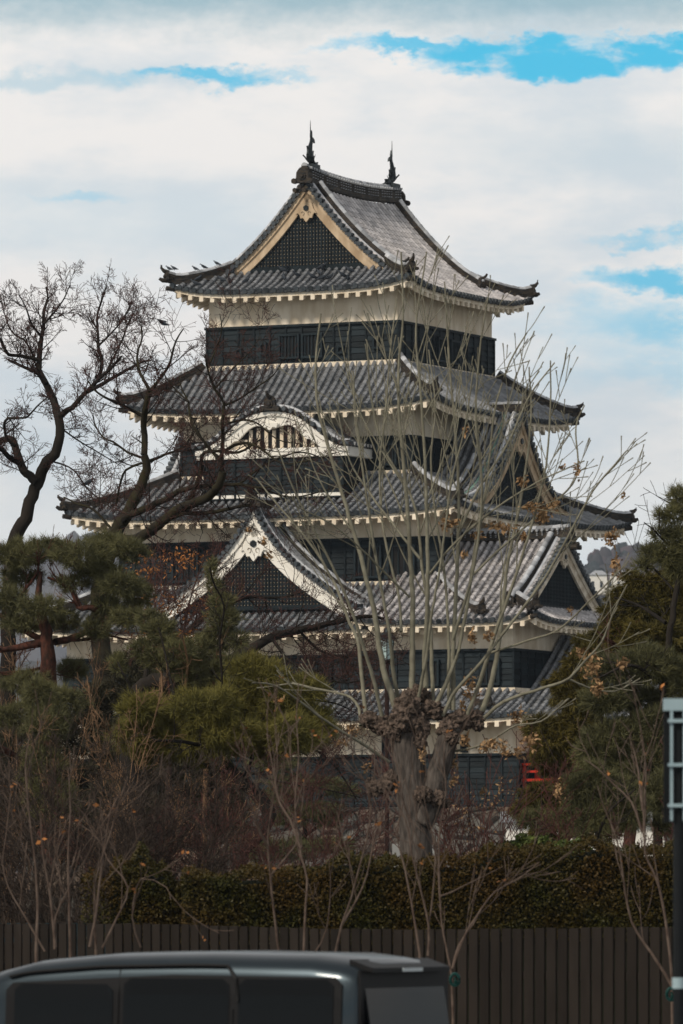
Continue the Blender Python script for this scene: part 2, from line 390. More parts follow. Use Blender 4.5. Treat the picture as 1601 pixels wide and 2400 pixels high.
def wall_block(thing, x0, x1, y0, y1, z0, zs, z1, faces='FRBL', bat=.66, pl='plaster', clad=.07):
    m = MB(); m.bx(x0, x1, y0, y1, z0-.3, z1); m.build('plaster_wall', M[pl], thing)
    b = MB()
    for fc in faces:
        if fc == 'F': o = Vector((x0-clad, y0, 0)); u = Vector((1, 0, 0)); nn = Vector((0, -1, 0)); L = x1-x0+2*clad
        elif fc == 'B': o = Vector((x1+clad, y1, 0)); u = Vector((-1, 0, 0)); nn = Vector((0, 1, 0)); L = x1-x0+2*clad
        elif fc == 'R': o = Vector((x1, y0-clad, 0)); u = Vector((0, 1, 0)); nn = Vector((1, 0, 0)); L = y1-y0+2*clad
        else: o = Vector((x0, y1+clad, 0)); u = Vector((0, -1, 0)); nn = Vector((-1, 0, 0)); L = y1-y0+2*clad
        nb = max(2, int((zs-z0)/.21)); bh = (zs-z0)/nb; Z = Vector((0, 0, 1))
        nbat = max(2, round(L/bat))
        for i in range(nb):
            for j in range(nbat):
                a = o+u*(L*j/nbat)+Z*(z0+bh*i); c = o+u*(L*(j+1)/nbat)+Z*(z0+bh*i); t = rc.random()
                b.quad(a+nn*clad, c+nn*clad, c+nn*(clad-.04)+Z*bh, a+nn*(clad-.04)+Z*bh, t)
                b.quad(a+nn*(clad-.04), c+nn*(clad-.04), c+nn*clad, a+nn*clad, t*.5)
        for j in range(nbat+1):
            b.box(o+u*(L*j/nbat)+nn*(clad-.01)+Z*(z0+zs)/2, .07, .08, zs-z0, (u, nn, Z), .15+.4*rc.random())
        b.box(o+u*L/2+nn*(clad-.0)+Z*(zs+.03), L+.12, .16, .09, (u, nn, Z), .6)
        b.box(o+u*L/2+nn*(clad-.0)+Z*(z0+.05), L+.08, .12, .12, (u, nn, Z), .4)
    b.build('board_cladding', M['lacquer'], thing)
def flashing(thing, x0, x1, y0, y1, z, h=.13, o=.16):
    m = MB()
    m.bx(x0-o, x1+o, y0-o, y0-o+.1, z-.06, z+h); m.bx(x0-o, x1+o, y1+o-.1, y1+o, z-.06, z+h)
    m.bx(x1+o-.1, x1+o, y0-o+.1, y1+o-.1, z-.06, z+h); m.bx(x0-o, x0-o+.1, y0-o+.1, y1+o-.1, z-.06, z+h)
    m.build('plaster_flashing', M['plaster'], thing)
def window(thing, fc, c, wd, h, pos, bars=4, rail=True):
    """fc face letter, c coordinate along face, pos offset plane"""
    if fc == 'F': u = Vector((1, 0, 0)); nn = Vector((0, -1, 0)); P = Vector((c[0], pos, c[1]))
    else: u = Vector((0, 1, 0)); nn = Vector((1, 0, 0)); P = Vector((pos, c[0], c[1]))
    Z = Vector((0, 0, 1))
    f = MB()
    for s in (-1, 1):
        f.box(P+u*s*(wd/2+.04)+nn*.06, .08, .12, h+.16, (u, nn, Z), .9); f.box(P+Z*s*(h/2+.04)+nn*.06, wd-.002, .12, .08, (u, nn, Z), .9)
    fr = f.build('window', M['lacquer'], thing)
    p = MB(); p.box(P+nn*.012, wd+.02, .02, h+.02, (u, nn, Z)); p.build('opening', M['dark'], fr)
    if bars:
        b = MB()
        for i in range(bars):
            b.box(P+u*(wd*((i+.5)/bars-.5))+nn*.05, .045, .05, h, (u, nn, Z), .9)
        b.build('window_bars', M['soffit'] if rail == 'w' else M['lacquer'], fr)

# ---- walls of the keep
wall_block(castle, -4.05, 4.05, -4.47, 4.47, 22.75, 24.33, 26.1)
wall_block(castle, -4.9, 4.9, -5.0, 5.0, 18.4, 19.85, 21.4)
wall_block(castle, -6.7, 6.7, -6.7, 6.7, 14.1, 15.85, 17.3)
wall_block(castle, -8.3, 8.3, -8.3, 8.3, 9.9, 11.35, 12.9)
wall_block(castle, -8.9, 8.9, -9.1, 8.9, 5.6, 7.45, 9.3)
flashing(castle, -4.05, 4.05, -4.47, 4.47, 22.76); flashing(castle, -4.9, 4.9, -5, 5, 18.46)
flashing(castle, -6.7, 6.7, -6.7, 6.7, 14.12); flashing(castle, -8.3, 8.3, -8.3, 8.3, 9.9)
# ---- skirt roofs
T4 = Tier(6.7, 6.85, 4.15, 4.57, 20.92, 22.80, .36)
T3 = Tier(8.38, 8.32, 5.0, 5.1, 16.75, 18.52, .36)
T2 = Tier(9.9, 9.7, 6.8, 6.8, 12.35, 14.18, .36)
T1 = Tier(10.6, 10.7, 8.4, 8.4, 8.88, 9.97, .3)
for T in (T4, T3, T2, T1): skirt_roof(castle, T)

# ---- gables
def gable(thing, org, ldir, odir, prof, Wd, depth, pz=.9, board=.42, plaster='plaster', name='gable', lat=True, pend=1., zb=None, tilemat='tile', ridge_on=True, back=0., verd=False, hexa=True, roofpart=True, lift_end=0, kesho=True):
    """prof(w)->height under the peak surface; org: peak point of gable face plane; ldir lateral; odir outwards"""
    l = Vector(ldir); o = Vector(odir); org = Vector(org); Z = Vector((0, 0, 1))
    ov = .34
    root = None
    n = 22
    def sp(w): return org-Z*prof(w)
    if roofpart:
        mb = MB()
        for sg in (-1, 1):
            m_ = int((depth+ov)/.30); cols = []
            L = math.hypot(Wd, prof(Wd))
            def S(s_, u_, sg=sg):
                w_ = Wd*(1-u_); return org+l*sg*w_-Z*prof(w_)+o*s_
            cols = [(ov-.32-i*.30, 0, 1) for i in range(m_)]
            cols = cols[::-1]
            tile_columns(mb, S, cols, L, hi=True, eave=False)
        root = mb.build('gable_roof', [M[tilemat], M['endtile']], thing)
    else: root = thing
    # verge tiles: short rolls pointing outwards along the slope
    vt = MB()
    for sg in (-1, 1):
        L = 0; w = 0.12; pitch = .27
        while w < Wd:
            P = sp(w)+l*sg*w
            P2 = sp(w+.05)+l*sg*(w+.05); dn = (P2-P).normalized(); nr = dn.cross(o).normalized()
            if nr.z < 0: nr = -nr
            c = P+nr*.03
            vt.tube([c-o*.22, c+o*(ov+.04)], [.085, .095], 8, rc.random())
            vt.tube([c+o*(ov+.04)+dn*.13-nr*.07-o*.06, c+o*(ov+.01)+dn*.13-nr*.07], [.07, .075], 6, rc.random())
            w += pitch*abs(dn.dot(l))
        # edge roll line above
        pts = [sp(Wd*i/n)+l*sg*(Wd*i/n)+Z*.09-o*.02 for i in range(n+1)]
        vt.tube(pts, [.085]*len(pts), 8, .9, m=1)
        if verd:
            q = MB(); rings = []
            for i in range(n+1):
                w = Wd*i/n; P = sp(w)+l*sg*w+Z*.07-o*.26
                rings.append([P, P-o*.18, P-o*.18+Z*.03, P+Z*.03])
            q.sweep(rings); q.build('copper_gutter', M['verdigris'], root)
    vt.build('verge_tiles', [M['endtile'], M['cap']], root)
    # barge boards
    bb = MB()
    for sg in (-1, 1):
        for (t0, t1, oo) in ((.06, .06+board*.38, ov-.10), (.06+board*.36, .06+board, ov-.17)):
            rings = []
            for i in range(n+1):
                w = (Wd+.05)*i/n; P = sp(w)+l*sg*w
                dn = ((sp(w+.05)+l*sg*(w+.05))-P).normalized(); nr = dn.cross(o).normalized()
                if nr.z < 0: nr = -nr
                if i == 0:   # mitre at the peak
                    k = 1/max(.3, nr.z); nr = Z*k
                rings.append([P-nr*t0+o*oo, P-nr*t1+o*oo, P-nr*t1+o*(oo-.1), P-nr*t0+o*(oo-.1)])
            bb.sweep(rings)
    bb.build('barge_board', M[plaster], root)
    # recessed lattice wall
    zbase = prof(Wd)+.05 if zb is None else zb
    fw = MB(); pts = []
    for i in range(-n, n+1):
        w = Wd*abs(i)/n; pts.append((math.copysign(w, i), prof(w)+.25))
    top = [org+l*x-Z*min(z, zbase)+o*.0 for x, z in pts]
    for a, b in zip(top, top[1:]):
        fw.quad(a, b, Vector((b.x, b.y, org.z-zbase-.4)), Vector((a.x, a.y, org.z-zbase-.4)))
    fw.build('gable_wall', M['dark'], root)
    if lat:
        lt = MB(); stp = .14
        k = int(Wd/stp)
        for i in range(-k, k+1):
            x = i*stp; zt = prof(abs(x))+board+.12
            if zbase-zt > .05: lt.box(org+l*x+o*.05-Z*(zt+zbase)/2, .055, .05, zbase-zt, (l, o, Z), rc.random())
        zz = .6
        while zz < zbase:
            ww = 0
            while ww < Wd and prof(ww)+board+.1 < zz: ww += .05
            if ww > .15: lt.box(org+o*.035-Z*zz, 2*ww, .03, .055, (l, o, Z), rc.random())
            zz += .14
        lt.box(org+o*.09-Z*(zbase-.05), 2*Wd*.86, .12, .16, (l, o, Z), .3)
        lt.build('lattice', M['lacquer'], root)
        pl_ = MB(); zz = .67+.0
        while zz < zbase-.15:
            for i in range(-k, k):
                x = (i+.5)*stp
                if prof(abs(x))+board+.22 < zz: pl_.box(org+l*x+o*.018-Z*zz, .034, .03, .034, (l, o, Z))
            zz += .14
        pl_.build('lattice_plaster', M['soffit'], root)
    # pendant
    if pend:
        pd = MB(); s = pend
        z0 = pz
        fl = MB(); zf = pz+.38*s; K = 24; xs = [Wd*(-1+2*i/K*1.0) for i in range(K+1)]
        wmax = 0
        while prof(wmax) < zf-.1 and wmax < Wd: wmax += .02
        for i in range(-10, 10):
            xa = wmax*i/10; xb = wmax*(i+1)/10
            ya = zf-.10*abs(math.sin(i*math.pi/2)); yb = zf-.10*abs(math.sin((i+1)*math.pi/2))
            A = [org+l*xa-Z*(prof(abs(xa))+.2), org+l*xb-Z*(prof(abs(xb))+.2), org+l*xb-Z*max(yb, prof(abs(xb))+.2), org+l*xa-Z*max(ya, prof(abs(xa))+.2)]
            fl.sweep([[p+o*(ov-.30) for p in A], [p+o*(ov-.22) for p in A]])
        fl.build('gable_plaster', M[plaster], root)
        outl = [(-.34, -.02), (-.44, .30), (-.66, .60), (-.52, .56), (-.42, .66), (-.36, .86), (-.2, .84), (-.1, .98), (0, 1.08), (.1, .98), (.2, .84), (.36, .86), (.42, .66), (.52, .56), (.66, .60), (.44, .30), (.34, -.02)]
        a = [org+l*x*s-Z*(z0+zz*s)+o*(ov-.09) for x, zz in outl]; b = [p-o*.1 for p in a]
        m_ = len(a)
        for i in range(m_): pd.quad(a[i], a[(i+1) % m_], b[(i+1) % m_], b[i])
        ca = org-Z*(z0+.45*s)+o*(ov-.09)
        for i in range(m_): pd.poly([a[i], a[(i+1) % m_], ca])
        if True:
            po = pd.build('gable_pendant', M[plaster], root)
            hx = MB(); hc = org-Z*(z0+.28*s)+o*(ov-.04)
            ring = [hc+l*.17*s*math.cos(q*math.pi/3+math.pi/6)+Z*.17*s*math.sin(q*math.pi/3+math.pi/6) for q in range(6)]
            hx.sweep([[p-o*.07 for p in ring], ring]); hx.build('hexagonal_boss', M['bronze'], po)
            for sg in (-1, 1):
                cu = MB()
                cc = org+l*sg*.23*s-Z*(z0+.56*s)+o*(ov-.075)
                pts = [cc+l*sg*math.cos(q)*(.05+.02*q)*s+Z*math.sin(q)*(.05+.02*q)*s for q in [x*.5 for x in range(10)]]
                cu.tube(pts, [.018*s]*10, 5)
                cu.build('scroll', M['soffit'], po)
    if ridge_on:
        rb = MB(); ridge(rb, [org+o*(ov+.0)+Z*.05, org-o*depth*.5+Z*.05, org-o*depth+Z*.05], .30, .26, .11)
        oni(rb, org+o*(ov+.1)-Z*.02, o, 1.0, tail=True)
        rb.build('gable_ridge', [M['ridge'], M['cap']], root)
    return root
def desc_ridge(parent, pts, h=.24, onis=.8, wd=.26, tail=True):
    rb = MB(); ridge(rb, pts, wd, h, .10)
    e = Vector(pts[-1]); d = (e-Vector(pts[-2])); d.z = 0; d.normalize()
    oni(rb, e+d*.05, d, onis, tail=tail)
    rb.build('descending_ridge', [M['ridge'], M['cap']], parent)
X = Vector((1, 0, 0)); Y = Vector((0, 1, 0)); Z = Vector((0, 0, 1))
# big front gable on the second roof
pf = lambda w_: .58*w_+1.43*(1-math.exp(-w_/.95))
g = gable(castle, (0, -8.55, 17.10), X, -Y, pf, 5.25, 2.6, board=.56, plaster='plaster_white', pend=.84, pz=1.18, zb=3.92, verd=True)
for sg in (-1, 1):
    desc_ridge(g, [(sg*w_, -7.55, 17.10-pf(w_)+.04) for w_ in (.3, 1, 2, 3, 3.9, 4.8)], .22, .7)
# gable on the right face of the third roof, and its twin on the left face
pr = lambda w_: 1.45*w_-.145*w_*w_
for sx in (1, -1):
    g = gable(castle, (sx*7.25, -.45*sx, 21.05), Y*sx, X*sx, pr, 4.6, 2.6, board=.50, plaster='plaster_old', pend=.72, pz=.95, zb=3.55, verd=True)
    for sg in (-1, 1):
        desc_ridge(g, [(sx*6.3, sg*w_-.45*sx, 21.05-pr(w_)+.04) for w_ in (.3, 1, 2, 3, 3.9, 4.5)], .22, .7)
# front bay with the bow-shaped gable
bm = MB(); bm.bx(-2.95, 2.95, -6.95, -4.8, 17.2, 19.0); bm.build('bay_core', M['dark'], castle)
bay = MB()
for i in range(9):
    z0 = 17.5+i*.18
    for j in range(9):
        xa = -2.95+j*5.9/9; xb = xa+5.9/9; t = rc.random()
        bay.quad((xa, -7.06, z0), (xb, -7.06, z0), (xb, -7.02, z0+.18), (xa, -7.02, z0+.18), t)
    bay.quad((3.04, -7.06, z0), (3.04, -4.9, z0), (3.0, -4.9, z0+.18), (3.0, -7.06, z0+.18), .4)
for j in range(10): bay.box((-2.95+j*5.9/9, -7.06, 18.3), .07, .07, 1.6, None, .2)
bay.build('bay_boards', M['lacquer'], castle)
bp_ = MB(); bp_.bx(-3.25, 3.25, -7.16, -4.8, 19.06, 19.42); bp_.bx(-3.0, 3.0, -7.05, -6.9, 17.55, 17.70); bp_.build('bay_beam', M['plaster_white'], castle)
def arch(x): 
    q = min(1, abs(x)/3.2); return 1.42*(.5+.5*math.cos(math.pi*min(1, q**1.25)))
ka = MB(); n = 40
rings = []; rings2 = []
for i in range(n+1):
    x = -3.25+6.5*i/n; z = 19.38+arch(x)
    rings.append([(x, -7.28, z+.02), (x, -7.28, z-.15), (x, -7.1, z-.15), (x, -7.1, z+.02)])
    zb_ = max(19.40, z-.52-.10*math.cos(x*4)*(abs(x) < 1.5))
    rings2.append([(x, -7.2, z-.13), (x, -7.2, min(zb_, z-.14)), (x, -7.1, min(zb_, z-.14)), (x, -7.1, z-.13)])
ka.sweep(rings); ka.sweep(rings2)
karo = ka.build('bow_gable_board', M['plaster_white'], castle)
kd = MB()
for i in range(n):
    xa = -3+6*i/n; xb = -3+6*(i+1)/n
    kd.quad((xa, -6.93, 19.3), (xb, -6.93, 19.3), (xb, -6.93, 19.3+arch(xb)), (xa, -6.93, 19.3+arch(xa)))
kd.build('bow_gable_wall', M['dark'], karo)
kb = MB()
for i in range(9):
    x = -1.0+i*.33; kb.bx(x-.07, x+.07, -7.0, -6.94, 19.42, 19.40+arch(x)*.62)
kb.bx(-1.9, -1.15, -7.0, -6.95, 19.42, 19.8)
kb.build('plaster_bars', M['plaster'], karo)
kp = MB()
ol = [(-.34, 0), (-.30, -.18), (-.14, -.14), (0, -.30), (.14, -.14), (.30, -.18), (.34, 0)]
kp.sweep([[(x-.05, -7.24, 20.38+z) for x, z in ol], [(x-.05, -7.32, 20.38+z) for x, z in ol]]); kp.build('bow_pendant', M['plaster_white'], karo)
kt = MB()
for sg in (-1, 1):
    def S(s_, u_, sg=sg):
        x = 3.35*(1-u_); return Vector((sg*x, -s_, 19.46+arch(x)))
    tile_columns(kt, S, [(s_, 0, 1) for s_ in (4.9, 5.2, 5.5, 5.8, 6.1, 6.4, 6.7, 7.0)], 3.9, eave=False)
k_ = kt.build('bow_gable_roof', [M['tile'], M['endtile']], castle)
vt = MB()
for i in range(23):
    x = -3.3+i*.3; z = 19.50+arch(x)
    vt.tube([(x, -7.0, z+.05), (x, -7.42, z+.05)], [.085, .095], 8, rc.random())
vt.tube([(-3.3+.165*i, -7.14, 19.62+arch(-3.3+.165*i)) for i in range(41)], .08, 8, .8, m=1)
vt.build('verge_tiles', [M['endtile'], M['cap']], k_)
rb = MB(); ridge(rb, [(0, -7.3, 20.88), (0, -6.4, 20.88), (0, -5.3, 20.9)], .3, .2, .1); oni(rb, (0, -7.36, 20.86), -Y, .95); rb.build('gable_ridge', [M['ridge'], M['cap']], k_)

# ---- hip and gable roofs (canonical: ridge along y)
def irimoya(thing, c, rot, ae, be, yg, yv, ze, c1, c2, pz=.85, lift=.38, sag=.22, pitch=.315, mats=('tile', 'tile_pale'), wallh=None, plaster='plaster_old', mainh=.5, skirt='FB', ends=(-1, 1), board=.46, pend=.8, both=True, onis=1.0, tdet=True, twohip=True):
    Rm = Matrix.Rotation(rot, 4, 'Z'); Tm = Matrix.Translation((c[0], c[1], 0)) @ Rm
    H = lambda d: c1*d+c2*d*d
    Hm = H(ae)
    def rs(sx, y, d):
        q = abs(y)/max(.5, be-min(d, be-yg))
        return Vector((sx*(ae-d), y, ze+H(d)+lift*max(0, 1-d/2.2)**1.3*min(1, q)**4.5+sag*(min(1, abs(y)/yv)**2)*(max(0, d)/ae)**1.5))
    def fs(sy, x, d):
        q = abs(x)/(ae-d)
        return Vector((x, sy*(be-d), ze+H(d)+lift*max(0, 1-d/2.2)**1.3*min(1, q)**4.5+sag*(max(0, d)/ae)**1.5))
    D1 = be-yg
    mb1 = MB(); mb2 = MB()
    for sx in (1, -1):
        n = int((2*be-.15)/pitch); cols = []
        for i in range(n+1):
            y = -n*pitch/2+i*pitch; dm = ae-.12 if abs(y) < yv-.16 else be-abs(y)
            cols.append((y, 0, min(1, dm/ae)))
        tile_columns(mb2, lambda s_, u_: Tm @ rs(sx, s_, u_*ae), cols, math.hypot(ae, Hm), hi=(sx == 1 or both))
    for sy in (-1, 1):
        n = int((2*ae-.15)/pitch); cols = []
        for i in range(n+1):
            x = -n*pitch/2+i*pitch; dm = D1 if abs(x) < ae-D1 else ae-abs(x)
            cols.append((x, 0, dm/D1))
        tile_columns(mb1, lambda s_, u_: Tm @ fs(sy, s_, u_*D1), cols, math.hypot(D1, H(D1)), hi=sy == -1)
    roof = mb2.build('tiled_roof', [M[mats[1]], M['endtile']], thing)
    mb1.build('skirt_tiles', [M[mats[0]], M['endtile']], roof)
    # eave boards, soffit, rafters in local frame
    fa = MB(); rf = MB(); sf = MB(); up = Vector((0, 0, 1))
    for (half, fn, run, O, Tn) in ((be, lambda q, d: rs(1, q, d), 1.4, X, Y), (be, lambda q, d: rs(-1, q, d), 1.4, -X, Y), (ae, lambda q, d: fs(-1, q, d), 1.5, -Y, X), (ae, lambda q, d: fs(1, q, d), 1.5, Y, X)):
        n = 28; ins = .13; ring = []
        Or = Tm.to_3x3() @ O; Tr = Tm.to_3x3() @ Tn
        for i in range(n+1):
            P = Tm @ fn((-1+2*i/n)*(half-ins), ins)-up*.115
            ring.append([P, P-Or*.1, P-Or*.1-up*.15, P-up*.15])
        fa.sweep(ring)
        for i in range(n):
            def pt(qq, d): return (Tm @ fn(qq*(half-d-.02), d))-up*.22
            qa = -1+2*i/n; qb = -1+2*(i+1)/n
            sf.quad(pt(qa, ins+.05), pt(qb, ins+.05), pt(qb, 1.5), pt(qa, 1.5))
        m_ = int((2*half-.7)/.48)
        for i in range(m_+1):
            q = -(m_*.48)/2+i*.48; dm = min(1.45, half-abs(q)); rings = []
            for j in range(3):
                d = .12+(dm-.12)*j/2; Q = (Tm @ fn(q, d))-up*.262
                rings.append([Q-Tr*.085, Q+Tr*.085, Q+Tr*.085-up*.17, Q-Tr*.085-up*.17])
            rf.sweep(rings)
    fa.build('eave_board', M['plaster'], roof); sf.build('soffit', M['soffit'], roof); rf.build('rafters', M['plaster'], roof)
    # hip ridges
    for sx in (1, -1):
        for sy in ends:
            pts = []
            for i in range(9):
                d = D1*1.05*(1-i/8); P = rs(sx, sy*(be-d), d); P.z += .03+(.10*max(0, (.35-d)/.35)**2); pts.append(Tm @ P)
            dd = (pts[-1]-pts[-3]); dd.z = 0; dd.normalize()
            pts.append(pts[-1]+dd*.12+up*.05)
            rb = MB(); ridge(rb, pts, .30, .30, .105); e = Vector(pts[-1])
            rb.tube([e+up*.32-dd*.1, e+up*.37+dd*.1, e+up*.48+dd*.2, e+up*.60+dd*.2], [.09, .08, .055, .03])
            rb.tube([e-dd*.2, e+dd*.15, e+dd*.28+up*.06], [.10, .09, .06]); rb.tube([e-dd*.35-up*.34, e+up*-.30], [.10, .09])
            oni(rb, e-up*.02, dd, .62, tail=False); rb.build('hip_ridge', [M['ridge'], M['cap']], roof)
            # descending ridge beside the verge
            pts = []
            for i in range(13):
                d = (ae-.15)+((D1*.72)-(ae-.15))*i/12; P = rs(sx, sy*(yv-.55), d); P.z += .03; pts.append(Tm @ P)
            rb = MB(); ridge(rb, pts, .28, .30, .11); e = Vector(pts[-1]); dd = e-Vector(pts[-2]); dd.z = 0; dd.normalize()
            oni(rb, e+dd*.06, dd, .75); rb.build('descending_ridge', [M['ridge'], M['cap']], roof)
    # gables
    for sy in ends:
        pk = Tm @ Vector((0, sy*(yv-.34), ze+Hm+sag-.02))
        prof = lambda w_: Hm-H(ae-w_)+sag*(1-(max(0, ae-w_)/ae)**1.5)
        gable(roof_thing_proxy(roof), pk, Tm.to_3x3() @ (X*(-sy)), Tm.to_3x3() @ (Y*sy), prof, ae-D1*.92, 1, board=board, plaster=plaster, pend=pend, pz=pz, zb=prof(ae-D1)+.0, ridge_on=False, roofpart=False)
    # main ridge
    zr = ze+Hm
    pts = [Tm @ Vector((0, yv*1.03*t, zr+sag*t*t+.02)) for t in [i/10-1 for i in range(21)]]
    rb = MB(); P, fr = ridge(rb, pts, .42, mainh, .13)
    f0 = Tm.to_3x3() @ Y
    for sg in (-1, 1):
        e = Tm @ Vector((0, sg*yv*1.05, zr+sag-.12)); oni(rb, e, f0*sg, onis, tail=False)
        e2 = Tm @ Vector((0, sg*yv*1.07, zr+sag-.42))
        for k in (-1, 0, 1):
            rb.tube([e2+(Tm.to_3x3() @ X)*k*.2-up*.0+up*(.12 if k == 0 else 0), e2+(Tm.to_3x3() @ X)*k*.2+f0*sg*.25+up*(.12 if k == 0 else 0)], .09, 8)
    mr = rb.build('main_ridge', [M['ridge'], M['cap']], roof)
    if tdet:
        td = MB(); sdv = Tm.to_3x3() @ X
        n = int(2*yv/.21)
        for i in range(n):
            t = -1+2*(i+.5)/n; c0 = Tm @ Vector((0, yv*t, zr+sag*t*t+.02))
            for s in (-1, 1):
                td.tube([c0+up*(mainh-.04)+sdv*s*.10, c0+up*(mainh-.07)+sdv*s*.27], .055, 6)
                if i % 6:
                    for zz in (.14, .24, .33): td.box(c0+up*zz*mainh/.5+sdv*s*(.205-.02*zz), .05, .055, .028)
        td.build('ridge_ornament_tiles', M['cap'], mr)
    return roof, rs, fs, Tm
def roof_thing_proxy(o): return o
top, rs5, fs5, Tm5 = irimoya(castle, (0, 0), 0, 5.17, 5.70, 3.9, 4.25, 25.62, .346, .0893, lift=.40, sag=.20, mainh=.55, pend=.68, board=.44, onis=1.0)
Tt = Matrix.Rotation(math.pi/2, 4, 'Z')
irimoya(turret, (8.3, -5.0), math.pi/2, 5.0, 3.9, 2.75, 3.1, 12.50, .50, .032, lift=.3, sag=.08, mats=('tile_pale', 'tile_pale'), mainh=.34, ends=(-1,), plaster='plaster_worn', pend=.55, pz=.6, board=.42, onis=.8)
wall_block(turret, 4.0, 10.75, -8.7, -1.3, 9.9, 11.45, 12.8)
wall_block(turret, 4.0, 11.35, -9.6, -1.0, 5.6, 7.5, 9.3)
flashing(turret, 4.0, 10.75, -8.7, -1.3, 9.92)
skirt_roof(turret, Tier(5.35, 6.2, 3.5, 3.85, 8.88, 9.97, .2, c=(7.3, -4.95)), sides='F', hips=())
# pavilion
skirt_roof(pavilion, Tier(5.62, 5.2, 5.58, .1, 8.80, 12.1, .0, c=(16.42, -4.2)), sides='FB', hips=(), tilemat='tile')
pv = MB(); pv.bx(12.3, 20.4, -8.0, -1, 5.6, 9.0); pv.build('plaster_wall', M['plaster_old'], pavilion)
pr_ = MB()
for x in (11.75, 13.9, 16.2, 18.5, 20.8): pr_ = MB(); pr_.bx(x-.08, x+.08, -8.75, -8.59, 5.5, 9.0); pr_.build('post', M['vermilion'], pavilion)
pr_ = MB()
for z, h in ((6.52, .10), (6.85, .08), (7.12, .09)): pr_.bx(11.4, 21, -9.35, -9.25, z, z+h)
for i in range(9): pr_.bx(11.5+i*1.15-.05, 11.5+i*1.15+.05, -9.34, -9.26, 6.2, 7.1)
pr_.bx(11.3, 21.1, -9.4, -8.0, 6.05, 6.2)
pr_.build('vermilion_railing', M['vermilion'], pavilion)
# windows of the keep
for x, wd_, h_, zc_, b_ in ((-.52, .74, .80, 23.55, 5), (.47, .74, .80, 23.55, 5), (1.69, .16, .16, 23.35, 0), (3.2, .12, .30, 23.55, 0), (-1.63, .14, .30, 23.5, 0), (-2.7, .14, .16, 23.4, 0)):
    window(castle, 'F', (x, zc_), wd_, h_, -4.47-.075, b_)
for y, wd_, h_, zc_, b_ in ((.6, .7, .8, 23.55, 5), (-.6, .7, .8, 23.55, 5), (-2.6, .14, .3, 23.5, 0), (2.6, .14, .3, 23.5, 0)):
    window(castle, 'R', (y, zc_), wd_, h_, 4.05+.075, b_)
for x in (3.9, 5.3, -3.9): window(castle, 'F', (x, 15.0), 1.0, 1.1, -6.7-.075, 4)
for x in (-3.9, 3.9): window(castle, 'F', (x, 19.2), .7, .7, -5.0-.075, 4)
for x in (-6.4, -3, 0, 2.6): window(castle, 'F', (x, 10.7), .9, .8, -8.3-.075, 4)
for x in (9.9, 7.4): window(turret, 'F', (x, 10.65), .62, .85, -8.7-.075, 2)
for x in (.2, -2.3): window(castle, 'F', (x, 7.9), 1.4, .66, -9.1-.01, 8, 'w')
window(turret, 'F', (9.2, 7.95), .12, .5, -9.6-.01, 0); window(turret, 'F', (6.4, 7.95), 1.0, .6, -9.6-.01, 5, 'w')
# roof fish with lightning rods
def fish(y, sg):
    c = Vector((0, y, 25.62+.346*5.17+.0893*5.17**2+.20+.55+.06)); f = Y*sg; up = Z    # sg: outward direction
    b = MB(); FS = .74
    sp_ = [(-.50, .02, .10), (-.30, .08, .20), (-.02, .24, .27), (.14, .50, .25), (.16, .80, .19), (.06, 1.10, .14), (-.02, 1.30, .10), (-.02, 1.46, .07)]
    rings = []
    for a, z, r in [(a_, z_, r_*1.22) for a_, z_, r_ in sp_]:
        rings.append([c+(f*(a+r*.8*math.cos(q))+X*r*.62*math.sin(q)+up*(z+.0))*FS for q in [k*math.pi/4 for k in range(8)]])
    b.sweep(rings)
    def fin(pts, th=.05):
        pa = [c+(f*a+up*z+X*th)*FS for a, z in pts]; pb = [c+(f*a+up*z-X*th)*FS for a, z in pts]
        b.sweep([pa, pb])
    fin([(-.02, 1.40), (-.20, 1.52), (-.36, 1.40), (-.40, 1.24), (-.26, 1.38), (-.14, 1.30), (-.10, 1.1), (.04, 1.2)])
    fin([(0, 1.4), (.05, 1.62), (-.03, 1.88), (-.09, 1.66), (-.08, 1.44)])
    fin([(.22, .45), (.44, .62), (.40, .84), (.46, 1.02), (.30, .92), (.24, .70)])
    fin([(-.20, .35), (-.30, .55), (-.22, .62), (-.26, .84), (-.12, .76), (-.02, .9), (.0, .6)])
    fin([(-.5, 0), (-.72, .05), (-.58, .16), (-.66, .28), (-.44, .2), (-.3, .22), (-.2, 0)], .12)
    for s in (-1, 1):
        b.sweep([[c+(X*s*.16+up*.35)*FS, c+(X*s*.16+f*.15+up*.3)*FS, c+(X*s*.16+f*.05+up*.2)*FS], [c+(X*s*.36+f*.2+up*.62)*FS, c+(X*s*.37+f*.26+up*.55)*FS, c+(X*s*.34+f*.18+up*.5)*FS]])
    b.bx(c.x-.24, c.x+.24, c.y-.34, c.y+.34, c.z-.16, c.z+.06)
    fo = b.build('roof_fish', M['bronze'], castle)
    r = MB(); r.tube([c+f*.05+up*.9, c+f*.05+up*1.45, c+f*.05+up*1.78], [.022, .02, .008], 6); r.build('lightning_rod', M['bronze'], fo)
fish(-3.72, -1); fish(3.72, 1)

